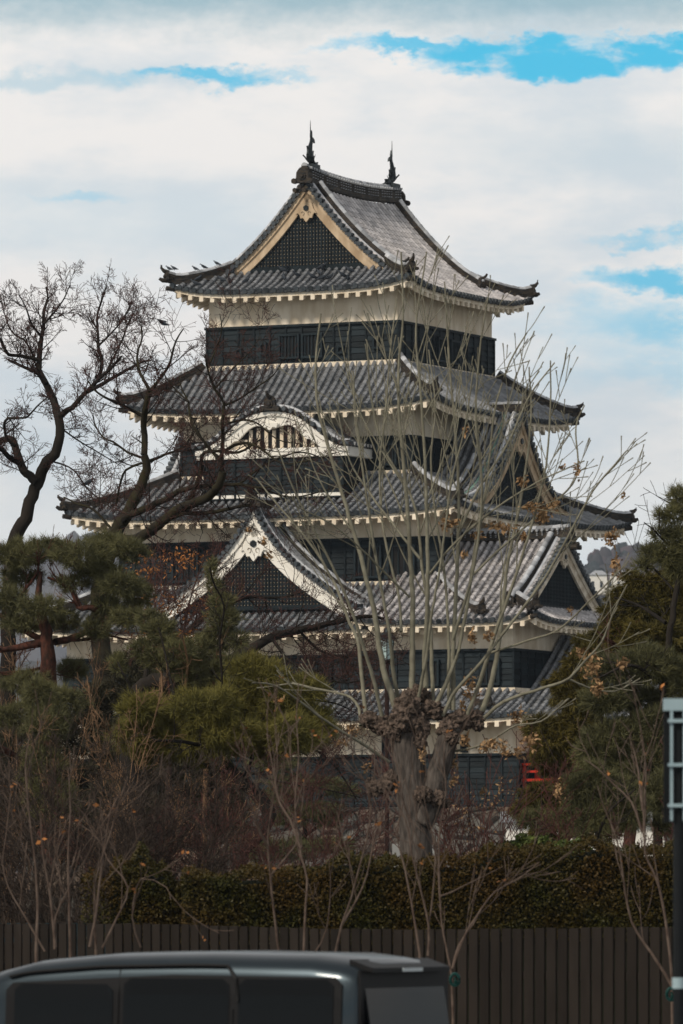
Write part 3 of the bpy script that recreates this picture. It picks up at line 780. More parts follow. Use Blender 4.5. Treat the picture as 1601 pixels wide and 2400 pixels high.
# stone base
stone = bpy.data.materials.new('dry_stone'); stone.use_nodes = True
def stone_nodes(m, sc=1.35):
    t = m.node_tree; n = t.nodes; b = n['Principled BSDF']; b.inputs['Roughness'].default_value = .92
    tc_ = n.new('ShaderNodeTexCoord'); ns = n.new('ShaderNodeTexNoise'); ns.inputs['Scale'].default_value = 1.4
    mp = n.new('ShaderNodeMapping'); mp.inputs[3].default_value = (1, 1, 1.35); t.links.new(tc_.outputs['Object'], mp.inputs[0])
    va = n.new('ShaderNodeMixRGB'); va.inputs[0].default_value = .12
    t.links.new(mp.outputs[0], ns.inputs[0]); t.links.new(mp.outputs[0], va.inputs[1]); t.links.new(ns.outputs['Color'], va.inputs[2])
    v1 = n.new('ShaderNodeTexVoronoi'); v1.feature = 'DISTANCE_TO_EDGE'; v1.inputs['Scale'].default_value = sc
    v2 = n.new('ShaderNodeTexVoronoi'); v2.inputs['Scale'].default_value = sc
    for v in (v1, v2): t.links.new(va.outputs[0], v.inputs['Vector'])
    hs_ = n.new('ShaderNodeValToRGB'); e = hs_.color_ramp.elements
    e[0].position = 0; e[0].color = (.19, .175, .155, 1); e[1].position = 1; e[1].color = (.34, .31, .27, 1)
    x = hs_.color_ramp.elements.new(.5); x.color = (.36, .25, .18, 1); x = hs_.color_ramp.elements.new(.75); x.color = (.22, .225, .215, 1)
    sepc = n.new('ShaderNodeSeparateColor'); t.links.new(v2.outputs['Color'], sepc.inputs[0]); t.links.new(sepc.outputs[0], hs_.inputs[0])
    mr = n.new('ShaderNodeMapRange'); mr.inputs[1].default_value = .015; mr.inputs[2].default_value = .07; t.links.new(v1.outputs[0], mr.inputs[0])
    n2 = n.new('ShaderNodeTexNoise'); n2.inputs['Scale'].default_value = 9; n2.inputs['Detail'].default_value = 6; t.links.new(tc_.outputs['Object'], n2.inputs[0])
    mm = n.new('ShaderNodeMix'); mm.data_type = 'RGBA'; mm.blend_type = 'MULTIPLY'; mm.inputs[0].default_value = .7
    t.links.new(hs_.outputs[0], mm.inputs[6]); t.links.new(n2.outputs[0], mm.inputs[7])
    sc2 = n.new('ShaderNodeMix'); sc2.data_type = 'RGBA'; sc2.inputs[6].default_value = (.03, .028, .025, 1)
    t.links.new(mr.outputs[0], sc2.inputs[0]); t.links.new(mm.outputs[2], sc2.inputs[7]); 
    gm = n.new('ShaderNodeVectorMath'); gm.operation = 'SCALE'; gm.inputs[3].default_value = .58
    t.links.new(sc2.outputs[2], gm.inputs[0]); t.links.new(gm.outputs[0], b.inputs['Base Color'])
    bp = n.new('ShaderNodeBump'); bp.inputs['Distance'].default_value = .25; bp.inputs['Strength'].default_value = .9
    mr2 = n.new('ShaderNodeMapRange'); mr2.inputs[1].default_value = 0; mr2.inputs[2].default_value = .25; t.links.new(v1.outputs[0], mr2.inputs[0])
    t.links.new(mr2.outputs[0], bp.inputs['Height']); t.links.new(bp.outputs[0], b.inputs['Normal'])
stone_nodes(stone); M['stone'] = stone
sb = MB()
def frustum(x0, x1, y0, y1, z0, z1, f):
    n = 8; rings = []
    for i in range(n+1):
        q = i/n; e = f*(1-q)**1.6
        rings.append([(x0-e, y0-e, z0+(z1-z0)*q), (x1+e, y0-e, z0+(z1-z0)*q), (x1+e, y1+e, z0+(z1-z0)*q), (x0-e, y1+e, z0+(z1-z0)*q)])
    sb.sweep(rings)
frustum(-9.3, 9.3, -9.45, 9.3, -1, 5.55, 1.6)
tag(sb.build('stone_base', M['stone'], castle), None)
sb = MB(); frustum(3.0, 11.8, -9.95, -.5, -1, 5.56, 1.6); sb.build('stone_base', M['stone'], turret)
sb = MB(); frustum(11.0, 21.4, -9.3, 0, -1, 5.5, 1.4); sb.build('stone_base', M['stone'], pavilion)
# ================================================================== VEGETATION AND FOREGROUND HELPERS
from mathutils import noise as mnoise
rg = np.random.default_rng(11)
M['bark_dark'] = mat('dark_cherry_bark', (.020, .017, .015), .95, (.032, .027, .022), 6, .02, 25, .3, stretch=(1, 1, .5))
M['bark_twig'] = mat('brown_twig_bark', (.050, .036, .032), .95, (.030, .024, .022), 4, 0, 10, .5, tcol=(.10, .042, .036))
M['bark_red'] = mat('red_pine_bark', (.10, .040, .028), .95, (.028, .020, .017), 16, .03, 30, 0, stretch=(1, 1, .5), mix=.9)
M['bark_grey'] = mat('grey_bark', (.115, .098, .086), .95, (.036, .031, .028), 22, .03, 40, 0, stretch=(1, 1, .22), mix=.9)
M['bark_knob'] = mat('knobbly_bark', (.155, .115, .092), .98, (.030, .024, .02), 22, .05, 40, 0, mix=.9)
M['shoot'] = mat('pollard_shoot', (.22, .21, .16), .8, (.10, .09, .065), 9, .0, 10, 0, tcol=(.135, .105, .020))
M['sapling'] = mat('sapling_bark', (.07, .048, .038), .85, (.17, .13, .105), 11, .0, 10, 0, tcol=(.17, .045, .035))
M['graytwig'] = mat('grey_twig', (.060, .046, .038), .9, (.028, .022, .019), 4, 0, 10, .5)
M['straw'] = mat('straw_twig', (.20, .12, .07), .9, (.09, .06, .04), 4, 0, 10, .4)
M['pine'] = mat('pine_needles', (.13, .125, .055), .7, (.080, .080, .042), 1.5, 0, 10, 0, tcol=(.60, .53, .28), mix=.8)
M['pine_yellow'] = mat('yellow_green_needles', (.17, .15, .040), .7, (.10, .095, .030), 1.5, 0, 10, 0, tcol=(.75, .60, .14), mix=.8)
M['pine_dark'] = mat('dark_needles', (.060, .056, .034), .75, (.040, .036, .026), 1.2, 0, 10, 0, tcol=(.22, .19, .12), mix=.8)
M['cypress'] = mat('cypress_sprays', (.10, .080, .020), .75, (.055, .050, .018), 1.2, 0, 10, 0, tcol=(.60, .38, .06), mix=.8)
M['hedge'] = mat('hedge_leaves', (.034, .034, .008), .5, (.065, .036, .010), 1.6, 0, 10, 0, tcol=(.60, .33, .04), mix=.8)
M['varieg'] = mat('variegated_leaves', (.06, .10, .03), .5, (.12, .14, .03), 2.5, 0, 10, 0, tcol=(.42, .46, .30), mix=.8)
M['seed'] = mat('dry_seed_wings', (.33, .21, .11), .8, (.15, .085, .04), 9, 0, 10, .5)
M['deadleaf'] = mat('dead_orange_leaves', (.36, .15, .05), .8, (.18, .09, .04), 6, 0, 10, .5)

def resample(P, r, seg):
    """Catmull-Rom through P"""
    P = np.asarray(P, float); n = len(P)
    Q = np.vstack([2*P[0]-P[1], P, 2*P[-1]-P[-2]]); out = []; rr = []
    for i in range(n-1):
        p0, p1, p2, p3 = Q[i:i+4]; m = max(2, int(np.linalg.norm(p2-p1)/seg))
        for j in range(m):
            t = j/m
            out.append(.5*((2*p1)+(-p0+p2)*t+(2*p0-5*p1+4*p2-p3)*t*t+(-p0+3*p1-3*p2+p3)*t**3)); rr.append(r[i]+(r[i+1]-r[i])*t)
    out.append(P[-1]); rr.append(r[-1]); return np.array(out), np.array(rr)
class Wood:
    def __init__(s, seed): s.rg = np.random.default_rng(seed); s.L = []
    def add(s, P, r, lev, tone=None): s.L.append((np.asarray(P), np.asarray(r), lev, s.rg.random() if tone is None else tone))
    def limb(s, px, d, r0, r1, lev=0, dd=None, wob=.12, seg=.12, tone=None):
        """limb through photo-traced joints; dd = depth change along it (m)"""
        n = len(px); w = np.cumsum(s.rg.normal(0, wob, n)); w -= w[0]
        ds = d+w+(np.linspace(0, dd, n) if dd else 0)
        P = [W(x, y, q) for (x, y), q in zip(px, ds)]
        r = np.linspace(r0, r1, n)
        P, r = resample(P, r, seg)
        j = s.rg.normal(0, 1, P.shape)*r[:, None]*.12; j[0] = 0; P = P+j
        s.add(P, r, lev, tone); return P, r
    def grow(s, p, d, L, r, lev, mx, nch, lr=.55, ang=(25, 60), wob=.22, up=.12, seg=.09, tip=.35, rr=.6, rmin=.0045, t0=.2):
        n = max(3, int(L/seg)); P = [p]; d = d/np.linalg.norm(d); ds = [d]
        for i in range(n):
            d = d+s.rg.normal(0, wob, 3)*(.35+.2*lev); d[2] += up; d /= np.linalg.norm(d); P.append(P[-1]+d*L/n); ds.append(d)
        rad = np.maximum(rmin, r*np.linspace(1, tip, n+1)); s.add(P, rad, lev)
        if lev >= mx: return
        k = nch[min(lev, len(nch)-1)]; k = int(k*(.7+.6*s.rg.random())+.5)
        for i in range(k):
            t = t0+(1-t0)*(i+s.rg.random())/k; j = min(n, int(t*n)); s.child(P[j], ds[j], L*lr*(1.25-.6*t)*(.7+.6*s.rg.random()), rad[j]*rr, lev+1, mx, nch, lr, ang, wob, up, seg*.8, tip, rr, rmin, t0)
    def child(s, p, d, L, r, lev, mx, nch, lr, ang, wob, up, seg, tip, rr, rmin, t0):
        a = R(s.rg.uniform(*ang)); v = s.rg.normal(0, 1, 3); v -= v.dot(d)*d; v /= np.linalg.norm(v)+1e-9
        s.grow(p, d*math.cos(a)+v*math.sin(a), L, r, lev, mx, nch, lr, ang, wob, up, seg, tip, rr, rmin, t0)
    def sprout(s, Pr, per_m, L, rfac, lev, mx, nch, t0=.1, t1=1., **k):
        """children all along a traced limb"""
        P, r = Pr; ln = np.linalg.norm(np.diff(P, axis=0), axis=1).sum(); m = max(1, int(ln*per_m))
        o = dict(lr=.55, ang=(30, 70), wob=.22, up=.10, seg=.08, tip=.35, rr=.6, rmin=.0036, t0=.2); o.update(k)
        for i in range(m):
            t = t0+(t1-t0)*(i+s.rg.random())/m; j = min(len(P)-2, int(t*(len(P)-1))); d = P[j+1]-P[j]; d /= np.linalg.norm(d)
            s.child(P[j], d, L*(.6+.8*s.rg.random()), min(r[j]*rfac, .013), lev, mx, nch, **o)
    def build(s, name, m, parent, lo, hi, sides, tonefn=None):
        Vs = []; Fs = []; Ts = []; b = 0; k = sides; an = np.arange(k)*2*math.pi/k; ca = np.cos(an)[None, :, None]; sa = np.sin(an)[None, :, None]
        for P, r, lev, tn in s.L:
            if not lo <= lev <= hi: continue
            T = np.gradient(P, axis=0); T /= np.linalg.norm(T, axis=1)[:, None]+1e-12
            ref = np.array([.31, .17, .93]) if abs(T[0][2]) < .9 else np.array([1., .1, .05])
            A = np.cross(T, ref); A /= np.linalg.norm(A, axis=1)[:, None]+1e-12; B = np.cross(T, A)
            ring = P[:, None, :]+(A[:, None, :]*ca+B[:, None, :]*sa)*r[:, None, None]
            n = len(P); Vs.append(ring.reshape(-1, 3))
            i = (np.arange(n-1)*k)[:, None]; j = np.arange(k)[None, :]; jn = (j+1) % k
            Fs.append((np.stack([i+j, i+jn, i+k+jn, i+k+j], -1)).reshape(-1, 4)+b); b += n*k
            tt = tonefn(P, r, tn) if tonefn else np.full(n, tn)
            Ts.append(np.repeat(tt[:-1], k))
        if not Vs: return None
        o = npmesh(name, np.vstack(Vs), np.vstack(Fs), np.concatenate(Ts), m, parent, True)
        return o
def blob_points(blobs, n, d, rgn, shell=.55, flat=1.):
    """blobs: (px,py,rx,ry[,dd]) in photo pixels at distance d -> points inside ellipsoids, weighted to the shell; plus outward direction"""
    a = np.array([(b[2]*b[3]) for b in blobs], float); a /= a.sum(); idx = rgn.choice(len(blobs), n, p=a)
    v = rgn.normal(0, 1, (n, 3)); v /= np.linalg.norm(v, axis=1)[:, None]
    q = (shell+(1-shell)*rgn.random(n))**(.7); q = np.where(rgn.random(n) < .3, rgn.random(n)**.5, q)
    B = [(*b, 0)[:5] for b in blobs]; Bn = np.array(B)[idx]
    dd = d+Bn[:, 4]; C = np.stack([(Bn[:, 0]-CX)*dd/F, dd, ZC+(YH-Bn[:, 1])*dd/F], 1)
    rx = Bn[:, 2]*dd/F; rz = Bn[:, 3]*dd/F; ry = np.maximum(rx, rz)*.8*flat
    S_ = np.stack([rx, ry, rz], 1)
    nz = 1+.35*np.sin(v[:, 0]*5+idx)*np.cos(v[:, 2]*7+idx*2)
    return C+v*S_*(q*nz)[:, None], v
def tuft_mesh(name, parent, m, Pts, Dirs, k, ln, wd, spread, rgn, upb=.3, tone=(.0, 1.), skew=2., droop=0., topt=.4):
    """each point gets k thin pointed blades around its direction"""
    n = len(Pts); D = Dirs.copy(); D[:, 2] += upb; D /= np.linalg.norm(D, axis=1)[:, None]
    D = np.repeat(D, k, 0)+rgn.normal(0, spread, (n*k, 3)); D[:, 2] -= droop; D /= np.linalg.norm(D, axis=1)[:, None]
    L = ln*(.6+.8*rgn.random(n*k))[:, None]; P = np.repeat(Pts, k, 0)+rgn.normal(0, ln*.12, (n*k, 3))
    side = np.cross(D, rgn.normal(0, 1, (n*k, 3))); side /= np.linalg.norm(side, axis=1)[:, None]+1e-9
    V = np.empty((n*k, 3, 3)); V[:, 0] = P-side*wd; V[:, 1] = P+side*wd; V[:, 2] = P+D*L
    tt = np.repeat(rgn.random(n), k)*.6+rgn.random(n*k)*.4; tt = tone[0]+(tone[1]-tone[0])*tt**skew
    return npmesh(name, V.reshape(-1, 3), np.arange(n*k*3).reshape(-1, 3), np.clip(tt, 0, 1), m, parent)
def leaf_mesh(name, parent, m, Pts, size, rgn, aspect=.55, skew=2., bias=None):
    n = len(Pts); a = rgn.normal(0, 1, (n, 3)); 
    if bias is not None: a += bias
    a /= np.linalg.norm(a, axis=1)[:, None]; b = np.cross(a, rgn.normal(0, 1, (n, 3))); b /= np.linalg.norm(b, axis=1)[:, None]; c = np.cross(a, b)
    s = size*(.6+.8*rgn.random(n))[:, None]
    V = np.empty((n, 4, 3)); V[:, 0] = Pts-b*s*.5; V[:, 1] = Pts+c*s*aspect*.5; V[:, 2] = Pts+b*s*.5; V[:, 3] = Pts-c*s*aspect*.5
    return npmesh(name, V.reshape(-1, 3), np.arange(n*4).reshape(-1, 4), rgn.random(n)**skew, m, parent)
def ground_at(px, d): return ((px-CX)*d/F, d, 0)
GM = lambda px, d, name, label, cat, group=None: empty(name, ground_at(px, d), label, cat, group)
def attach(root):
    """children meshes were made in world coordinates"""
    for c in root.children: c.matrix_parent_inverse = Matrix.Translation(-Vector(root.location))
BLK = dict(nch=(5, 4, 3))

# ================================================================== SETTING
asph = mat('grey_asphalt', (.055, .055, .055), .9, (.04, .04, .04), 2, .01, 40, 0)
grs = mat('winter_ground', (.10, .085, .055), .95, (.06, .055, .035), .6, .02, 10, 0)
g_ = MB(); g_.quad((-1390, -5, 0), (1390, -5, 0), (1390, 5690, 0), (-1390, 5690, 0)); tag(g_.build('ground', grs), kind='structure')
g_ = MB(); g_.quad((-200, 20, .006), (200, 20, .006), (200, 58, .006), (-200, 58, .006)); tag(g_.build('road', asph), kind='structure')
g_ = MB(); g_.bx(-200, 200, 58, 61.5, -.2, .13); tag(g_.build('pavement', mat('pale_paving', (.42, .40, .37), .9, (.30, .29, .27), 3, .01, 20, 0)), kind='structure')
g_ = MB(); g_.quad((-200, 120, .012), (200, 120, .012), (200, 215, .012), (-200, 215, .012)); tag(g_.build('moat_water', mat('moat_water', (.03, .04, .035), .12, (.02, .03, .03), .3, .02, 1.2, 0, spec=.5)), kind='structure')
def hill(name, prof, d, dep, m, seed, amp=1.):
    xs = np.linspace(-2400, 4000, 420) if d > 3000 else np.linspace(-4000, 6000, 500); pr = np.interp(xs, [p[0] for p in prof], [p[1] for p in prof]); V = []; Fq = []
    amp = amp*.45
    rows = 14
    for j in range(rows):
        q = j/(rows-1); dj = d+dep*q
        for i, x in enumerate(xs):
            h = (YH-pr[i])*d/F+ZC
            z = h*math.sin(q*math.pi*.5)**.8 + amp*(mnoise.fractal(Vector((x*.012, j*.8, seed)), 1., 2., 6))*h*.10*min(1, q*3)
            V.append(((x-CX)*(d/F), dj, z if j else -2))
    n = len(xs)
    for j in range(rows-1):
        for i in range(n-1): Fq.append((j*n+i, j*n+i+1, (j+1)*n+i+1, (j+1)*n+i))
    return tag(npmesh(name, np.array(V), np.array(Fq), np.full(len(Fq), .5), m, None, True), kind='structure')
far = mat('far_winter_forest', (.055, .05, .055), .95, (.10, .08, .08), .02, 6, .05, 0)
hill('hills', [(-600, 1290), (-200, 1240), (40, 1190), (90, 1158), (140, 1152), (190, 1170), (300, 1215), (450, 1260), (800, 1330), (1250, 1345), (1700, 1350), (2200, 1360)], 5000, 600, far, 3.)
near_h = mat('wooded_hill', (.045, .05, .05), .95, (.075, .06, .06), .05, 4, .1, 0)
hill('wooded_hill', [(-600, 1500), (600, 1440), (1100, 1380), (1290, 1335), (1500, 1330), (1700, 1335), (2200, 1370)], 2600, 400, near_h, 7., .6)
def icoblob(mb, c, r, seed, sub=3, amp=.35, fr=1.6, sq=(1, 1, 1), t=None):
    import bmesh
    bm = bmesh.new(); bmesh.ops.create_icosphere(bm, subdivisions=sub, radius=1); i0 = len(mb.v)
    for v in bm.verts:
        q = v.co.normalized(); k = 1+amp*mnoise.fractal(q*fr+Vector((seed*3.1, seed, 0)), 1., 2., 5)
        mb.v.append((c[0]+q.x*r*k*sq[0], c[1]+q.y*r*k*sq[1], c[2]+q.z*r*k*sq[2]))
    for f in bm.faces: mb.f.append(tuple(i0+v.index for v in f.verts)); mb.t.append(.5 if t is None else t); mb.m.append(0)
    bm.free()
ft = MB(); r_ = random.Random(3)
for i in range(230):
    x = r_.uniform(1230, 1620); y = r_.uniform(1285, 1395); d = 2500-(y-1285)*2.2; 
    if y < 1330 and not (1290 < x < 1345 or 1385 < x < 1620): y += 40
    icoblob(ft, W(x, y+10, d), r_.uniform(1.7, 3.9), i, 2, .5, 2.5, (1, 1, r_.uniform(1, 1.7)), r_.random())
tag(ft.build('far_woods', mat('far_tree_crowns', (.04, .05, .055), .95, (.02, .03, .03), .3, 0, 1, .4, tcol=(.10, .075, .085)), None, True), kind='stuff')
# white hillside building
fb = empty('hillside_building', tuple(W(1430, 1395, 2150)), 'low white building with hipped roof far off below the wooded hill', 'building')
fb.scale = (1.8, 1.8, 1.8); m_ = MB(); 
for dx, w_ in ((-2.2, 2.4), (1.6, 2.6)): m_.box((dx, 0, 1.9), w_*1.3, 4, 3.6)
m_.box((0, .4, 1.4), 8.4, 4, 2.4); m_.build('wall', M['plaster_white'], fb)
m_ = MB()
for dx, w_ in ((-2.2, 3.6), (1.6, 3.9)):
    m_.sweep([[(dx-w_/2, -2.3, 3.7), (dx+w_/2, -2.3, 3.7), (dx+w_/2, 2.3, 3.7), (dx-w_/2, 2.3, 3.7)], [(dx-w_/5, -.1, 4.6), (dx+w_/5, -.1, 4.6), (dx+w_/5, .1, 4.6), (dx-w_/5, .1, 4.6)]])
m_.build('roof', M['cap'], fb)
for i in range(5): m_ = MB(); m_.box((-3.3+i*1.6, -2.03, 1.9), .5, .06, 1.2); m_.build('window', M['dark'], fb)
# low white garden wall
gw = empty('garden_wall', ground_at(1370, 205), 'low white garden wall with dark coping seen through the conifers at right', 'wall')
m_ = MB(); m_.box((0, 0, 2.3), 5.1, .3, 4.6); m_.build('wall', M['plaster_white'], gw)
m_ = MB(); m_.sweep([[(-2.7, -.4, 4.6), (-2.7, .4, 4.6), (-2.7, 0, 4.95)], [(2.7, -.4, 4.6), (2.7, .4, 4.6), (2.7, 0, 4.95)]]); m_.build('coping', M['tile'], gw)
nb = empty('notice_board', ground_at(970, 92), 'pale board standing behind the pollarded trunk', 'board')
m_ = MB(); m_.box((0, 0, 2.65), .62, .05, .70); m_.build('panel', M['plaster_white'], nb)
m_ = MB(); m_.box((-.25, .04, 1.3), .06, .06, 2.6); m_.build('leg', M['dark'], nb); m_ = MB(); m_.box((.25, .04, 1.3), .06, .06, 2.6); m_.build('leg', M['dark'], nb)

# ------------------------------------------------------------------ lamp post
lp = empty('street_lamp', ground_at(907, 110), 'tall dark lantern post with pale glass beside the pollarded tree', 'street lamp')
m_ = MB(); m_.tube([(0, 0, 0), (0, 0, .5), (0, 0, .52), (0, 0, 6.25)], [.07, .07, .042, .04], 10); m_.build('pole', mat('brown_painted_metal', (.025, .015, .013), .5, (.04, .022, .02), 3, 0, 10, 0), lp)
def hexr(z, r, n=6): return [(r*math.cos(k*2*math.pi/n+.5), r*math.sin(k*2*math.pi/n+.5), z) for k in range(n)]
m_ = MB(); m_.sweep([hexr(6.31, .10), hexr(6.66, .135)]); m_.build('lantern_glass', mat('pale_lantern_glass', (.42, .55, .55), .25, (.35, .46, .47), 4, 0, 10, 0), lp)
m_ = MB(); m_.sweep([hexr(6.24, .05), hexr(6.30, .115), hexr(6.315, .115)]); m_.sweep([hexr(6.66, .17), hexr(6.69, .17), hexr(6.79, .07), hexr(6.83, .06), hexr(6.85, .02), hexr(6.89, .01)])
for k in range(6):
    a = Vector(hexr(6.31, .103)[k]); b = Vector(hexr(6.66, .138)[k]); m_.tube([a, b], .008, 5)
m_.build('lantern_frame', M['bronze'], lp)

# ------------------------------------------------------------------ fences
fm = mat('brown_fence_boards', (.022, .0175, .0145), .85, (.013, .0105, .009), 5, .003, 20, .3, stretch=(1, 1, .3))
f0 = np.array([(0-CX)*72.5/F*1.1, 73.2]); f1 = np.array([(1601-CX)*62.8/F*1.1, 62.2]); L_ = np.linalg.norm(f1-f0); u_ = (f1-f0)/L_; nn_ = np.array([u_[1], -u_[0]])
if nn_[1] > 0: nn_ = -nn_
fe = empty('board_fence', (f0[0], f0[1], 0), 'brown fence of upright boards with narrow gaps behind the parked car', 'fence')
m_ = MB(); pitch = .186; k = int(L_/pitch); U3 = Vector((*u_, 0)); N3 = Vector((*nn_, 0))
for i in range(k):
    c = U3*(i+.5)*pitch; h = 1.925+rc.uniform(-.006, .006)+.02*math.sin(i*.11)
    m_.box(c+Z*h/2+N3*rc.uniform(-.002, .002), pitch-.040, .02, h, (U3, N3, Z), rc.random())
m_.build('fence_boards', fm, fe)
for zz in (.5, 1.45):
    m_ = MB(); m_.box(U3*L_/2-N3*.035+Z*zz, L_, .04, .08, (U3, N3, Z)); m_.build('fence_rail', fm, fe)
bf = empty('blue_fence', ground_at(80, 77), 'low dark teal fence of upright bars at the far left behind the brown boards', 'fence')
bfm = mat('dark_teal_paint', (.018, .040, .052), .6, (.014, .03, .04), 3, 0, 10, .3); m_ = MB()
for i in range(14): m_.box((-.65+i*.115, 0, .95), .045, .03, 1.95, None, rc.random())
m_.box((.1, .02, 1.72), 1.75, .03, .05); m_.build('fence_bars', bfm, bf)
# ------------------------------------------------------------------ hedge
def hedge(name, label, x0, x1, d, topf, dep, n, seed, m='hedge', ls=.036, core0=0):
    r2 = np.random.default_rng(seed); root = GM((x0+x1)/2, d, name, label, 'hedge')
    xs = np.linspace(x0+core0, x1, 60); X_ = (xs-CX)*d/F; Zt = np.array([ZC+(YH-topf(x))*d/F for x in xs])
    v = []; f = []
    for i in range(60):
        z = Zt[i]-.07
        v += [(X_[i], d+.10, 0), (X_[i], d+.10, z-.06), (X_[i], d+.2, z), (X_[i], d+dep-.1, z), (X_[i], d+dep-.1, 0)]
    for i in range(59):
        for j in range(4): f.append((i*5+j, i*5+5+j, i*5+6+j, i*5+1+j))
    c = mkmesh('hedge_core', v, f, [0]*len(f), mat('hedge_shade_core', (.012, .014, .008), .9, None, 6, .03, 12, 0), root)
    x = x0+(x1-x0)*r2.random(n)**(.7 if core0 else 1); Xw = (x-CX)*d/F; zt = ZC+(YH-np.array([topf(q) for q in x]))*d/F
    fr = r2.random(n) < .72
    bump = .06*np.sin(Xw*5.1)+.05*np.sin(Xw*11+1)
    zz = np.where(fr, np.maximum(1.7, r2.uniform(.62, 1, n)*zt), zt+r2.normal(0, .03, n)); yy = np.where(fr, d+r2.normal(.02, .05, n)+.05*np.sin(zz*6+Xw*4), d+r2.uniform(0, dep, n))
    zz = zz+np.where(zz > zt-.12, bump*.6, 0)
    leaf_mesh('hedge_leaves', root, M[m], np.stack([Xw, yy, zz], 1), ls, r2, .6, 2.5); attach(root); return root
hedge('clipped_hedge', 'long clipped dark green hedge with bronze leaves behind the brown fence', 425, 1720, 74, lambda x: 2046-4*math.sin(x*.02) if x < 690 else 2046-(x-690)*.3 if x < 790 else 2016-min(30, max(0, x-1080)*.25)+5*math.sin(x*.03)+4*math.sin(x*.13)+3*math.sin(x*.31), 1.4, 68000, 4)
hedge('dark_hedge', 'short darker hedge at left behind the bare shrubs', 185, 424, 75, lambda x: 2030+30*math.sin(x*.035)+16*math.sin(x*.11), 1.2, 11000, 8, core0=75)
# variegated bush
vb = GM(1225, 79, 'variegated_bush', 'pale variegated evergreen bush rising above the hedge', 'bush'); r2 = np.random.default_rng(3)
P_, D_ = blob_points([(1180, 2010, 60, 30), (1250, 1992, 75, 36), (1320, 2000, 60, 30), (1130, 2022, 30, 14)], 5200, 79, r2, .8)
leaf_mesh('leaves', vb, M['varieg'], P_, .075, r2, .5, 1.2, np.array([0, -.4, .8])); m_ = MB(); icoblob(m_, W(1250, 2010, 79), .35, 4, 3, .2, 2, (1.2, .8, .5)); m_.build('leaf_mass', M['hedge'], vb, True)
m_ = MB()
for q in (-.5, 0, .4): m_.tube([W(1225, 2100, 79)*[1, 1, 0], W(1225, 2100, 79)+[q*.5, 0, 0], W(1225+q*130, 2010, 79)], [.03, .025, .01], 6)
m_.build('stem', M['bark_dark'], vb); attach(vb)
# rocks
rr_ = random.Random(9)
for i, (x, y, r) in enumerate([(100, 2030, .15), (128, 2060, .13), (150, 2022, .12), (175, 2066, .15), (185, 2030, .10), (112, 2078, .12), (472, 2028, .13), (505, 2036, .16), (540, 2034, .12), (600, 2030, .16), (630, 2038, .12)]):
    d = 84; c = W(x, y, d); hgt = c[2]
    o = MB(); icoblob(o, (0, 0, hgt*.5), 1, i, 3, .35, 1.2, (r*1.6, r*1.4, hgt*.5+r*.2)); ob = o.build('garden_rock', M['stone'], None, True)
    ob.location = (c[0], c[1], 0); pos = ['leftmost pale', 'low brown', 'upright grey', 'broad grey', 'small dark', 'lowest left', 'first pinkish', 'broad pinkish', 'small pinkish', 'tall tan', 'rightmost tan'][i]
    tag(ob, pos+' garden rock ' + ('at far left above the teal fence' if x < 300 else 'above the hedge by the leaning pine trunk'), 'rock', 'garden rocks')

# ================================================================== TREES
TW = dict(lr=.62, wob=.13, up=.06, seg=.09)
def red_tone(P, r, tn): return np.full(len(P), .15+.85*tn)*np.clip(1-r/.02, 0, 1)
# --- tall bare cherry at left
ta = GM(30, 122, 'bare_cherry_tree', 'tall bare cherry with forked black trunk at the far left against the sky', 'tree', 'bare cherry trees'); wa = Wood(21); d = 122; pm = d/F
main = [(20, 1420), (30, 1330), (35, 1266), (60, 1214), (75, 1161), (88, 1133), (105, 1091), (130, 1066), (140, 1021), (137, 979)]
wa.limb([(10, 2390), (16, 1900), (18, 1600), (20, 1420)], d, .17, .145, 0, wob=0); wa.limb(main, d, 18*pm, 10.5*pm, 0)
LA = []
def la(px, r0, r1, dd=0): LA.append(wa.limb(px, d, r0*pm, r1*pm, 0, dd)); return LA[-1]
la([(137, 979), (130, 951), (112, 909), (91, 867), (93, 838), (96, 796), (102, 768), (102, 733), (112, 700), (108, 672)], 10, 2, 1)
la([(138, 985), (152, 965), (168, 954), (196, 926), (231, 888), (263, 860), (285, 835)], 8, 2.5, -1)
la([(205, 918), (231, 905), (265, 885), (298, 867), (330, 850), (352, 845)], 5.5, 2, 1.5)
la([(228, 893), (239, 853), (230, 810), (230, 782), (228, 740), (240, 700), (250, 668)], 5, 1.5, 1)
la([(93, 845), (60, 836), (21, 831), (8, 810), (0, 796), (-10, 770)], 5, 2.5, -1)
la([(108, 900), (88, 875), (67, 865), (45, 855), (21, 845)], 5, 3, 1)
la([(90, 845), (80, 838), (60, 800), (30, 780), (12, 740), (0, 690)], 3, 1.2, 2)
la([(88, 1133), (70, 1115), (56, 1105), (44, 1073), (33, 1038), (17, 1028), (-8, 1037)], 11, 8, 1)
la([(36, 1045), (17, 1030), (10, 996), (20, 980), (60, 979), (88, 951), (109, 933)], 4, 1.5, -1.5)
la([(44, 1085), (20, 1070), (0, 1052), (-20, 1040)], 7, 5, -1)
la([(102, 760), (125, 735), (150, 700), (165, 665)], 3, 1, 1.5); la([(98, 790), (75, 760), (60, 720), (45, 690)], 3, 1, -1)
la([(231, 810), (262, 780), (290, 745), (310, 705)], 2.6, 1, -1); la([(250, 872), (285, 800), (300, 760), (320, 720)], 2.8, 1, 2)
la([(139, 1000), (180, 1030), (230, 1060), (280, 1090)], 2.2, 1, 2); la([(120, 1080), (170, 1100), (210, 1150), (260, 1190)], 2.2, 1, -2)
for q in LA: wa.sprout(q, 5.6, .50, .55, 1, 4, (5, 4, 3), t0=.12, ang=(25, 65), **TW)
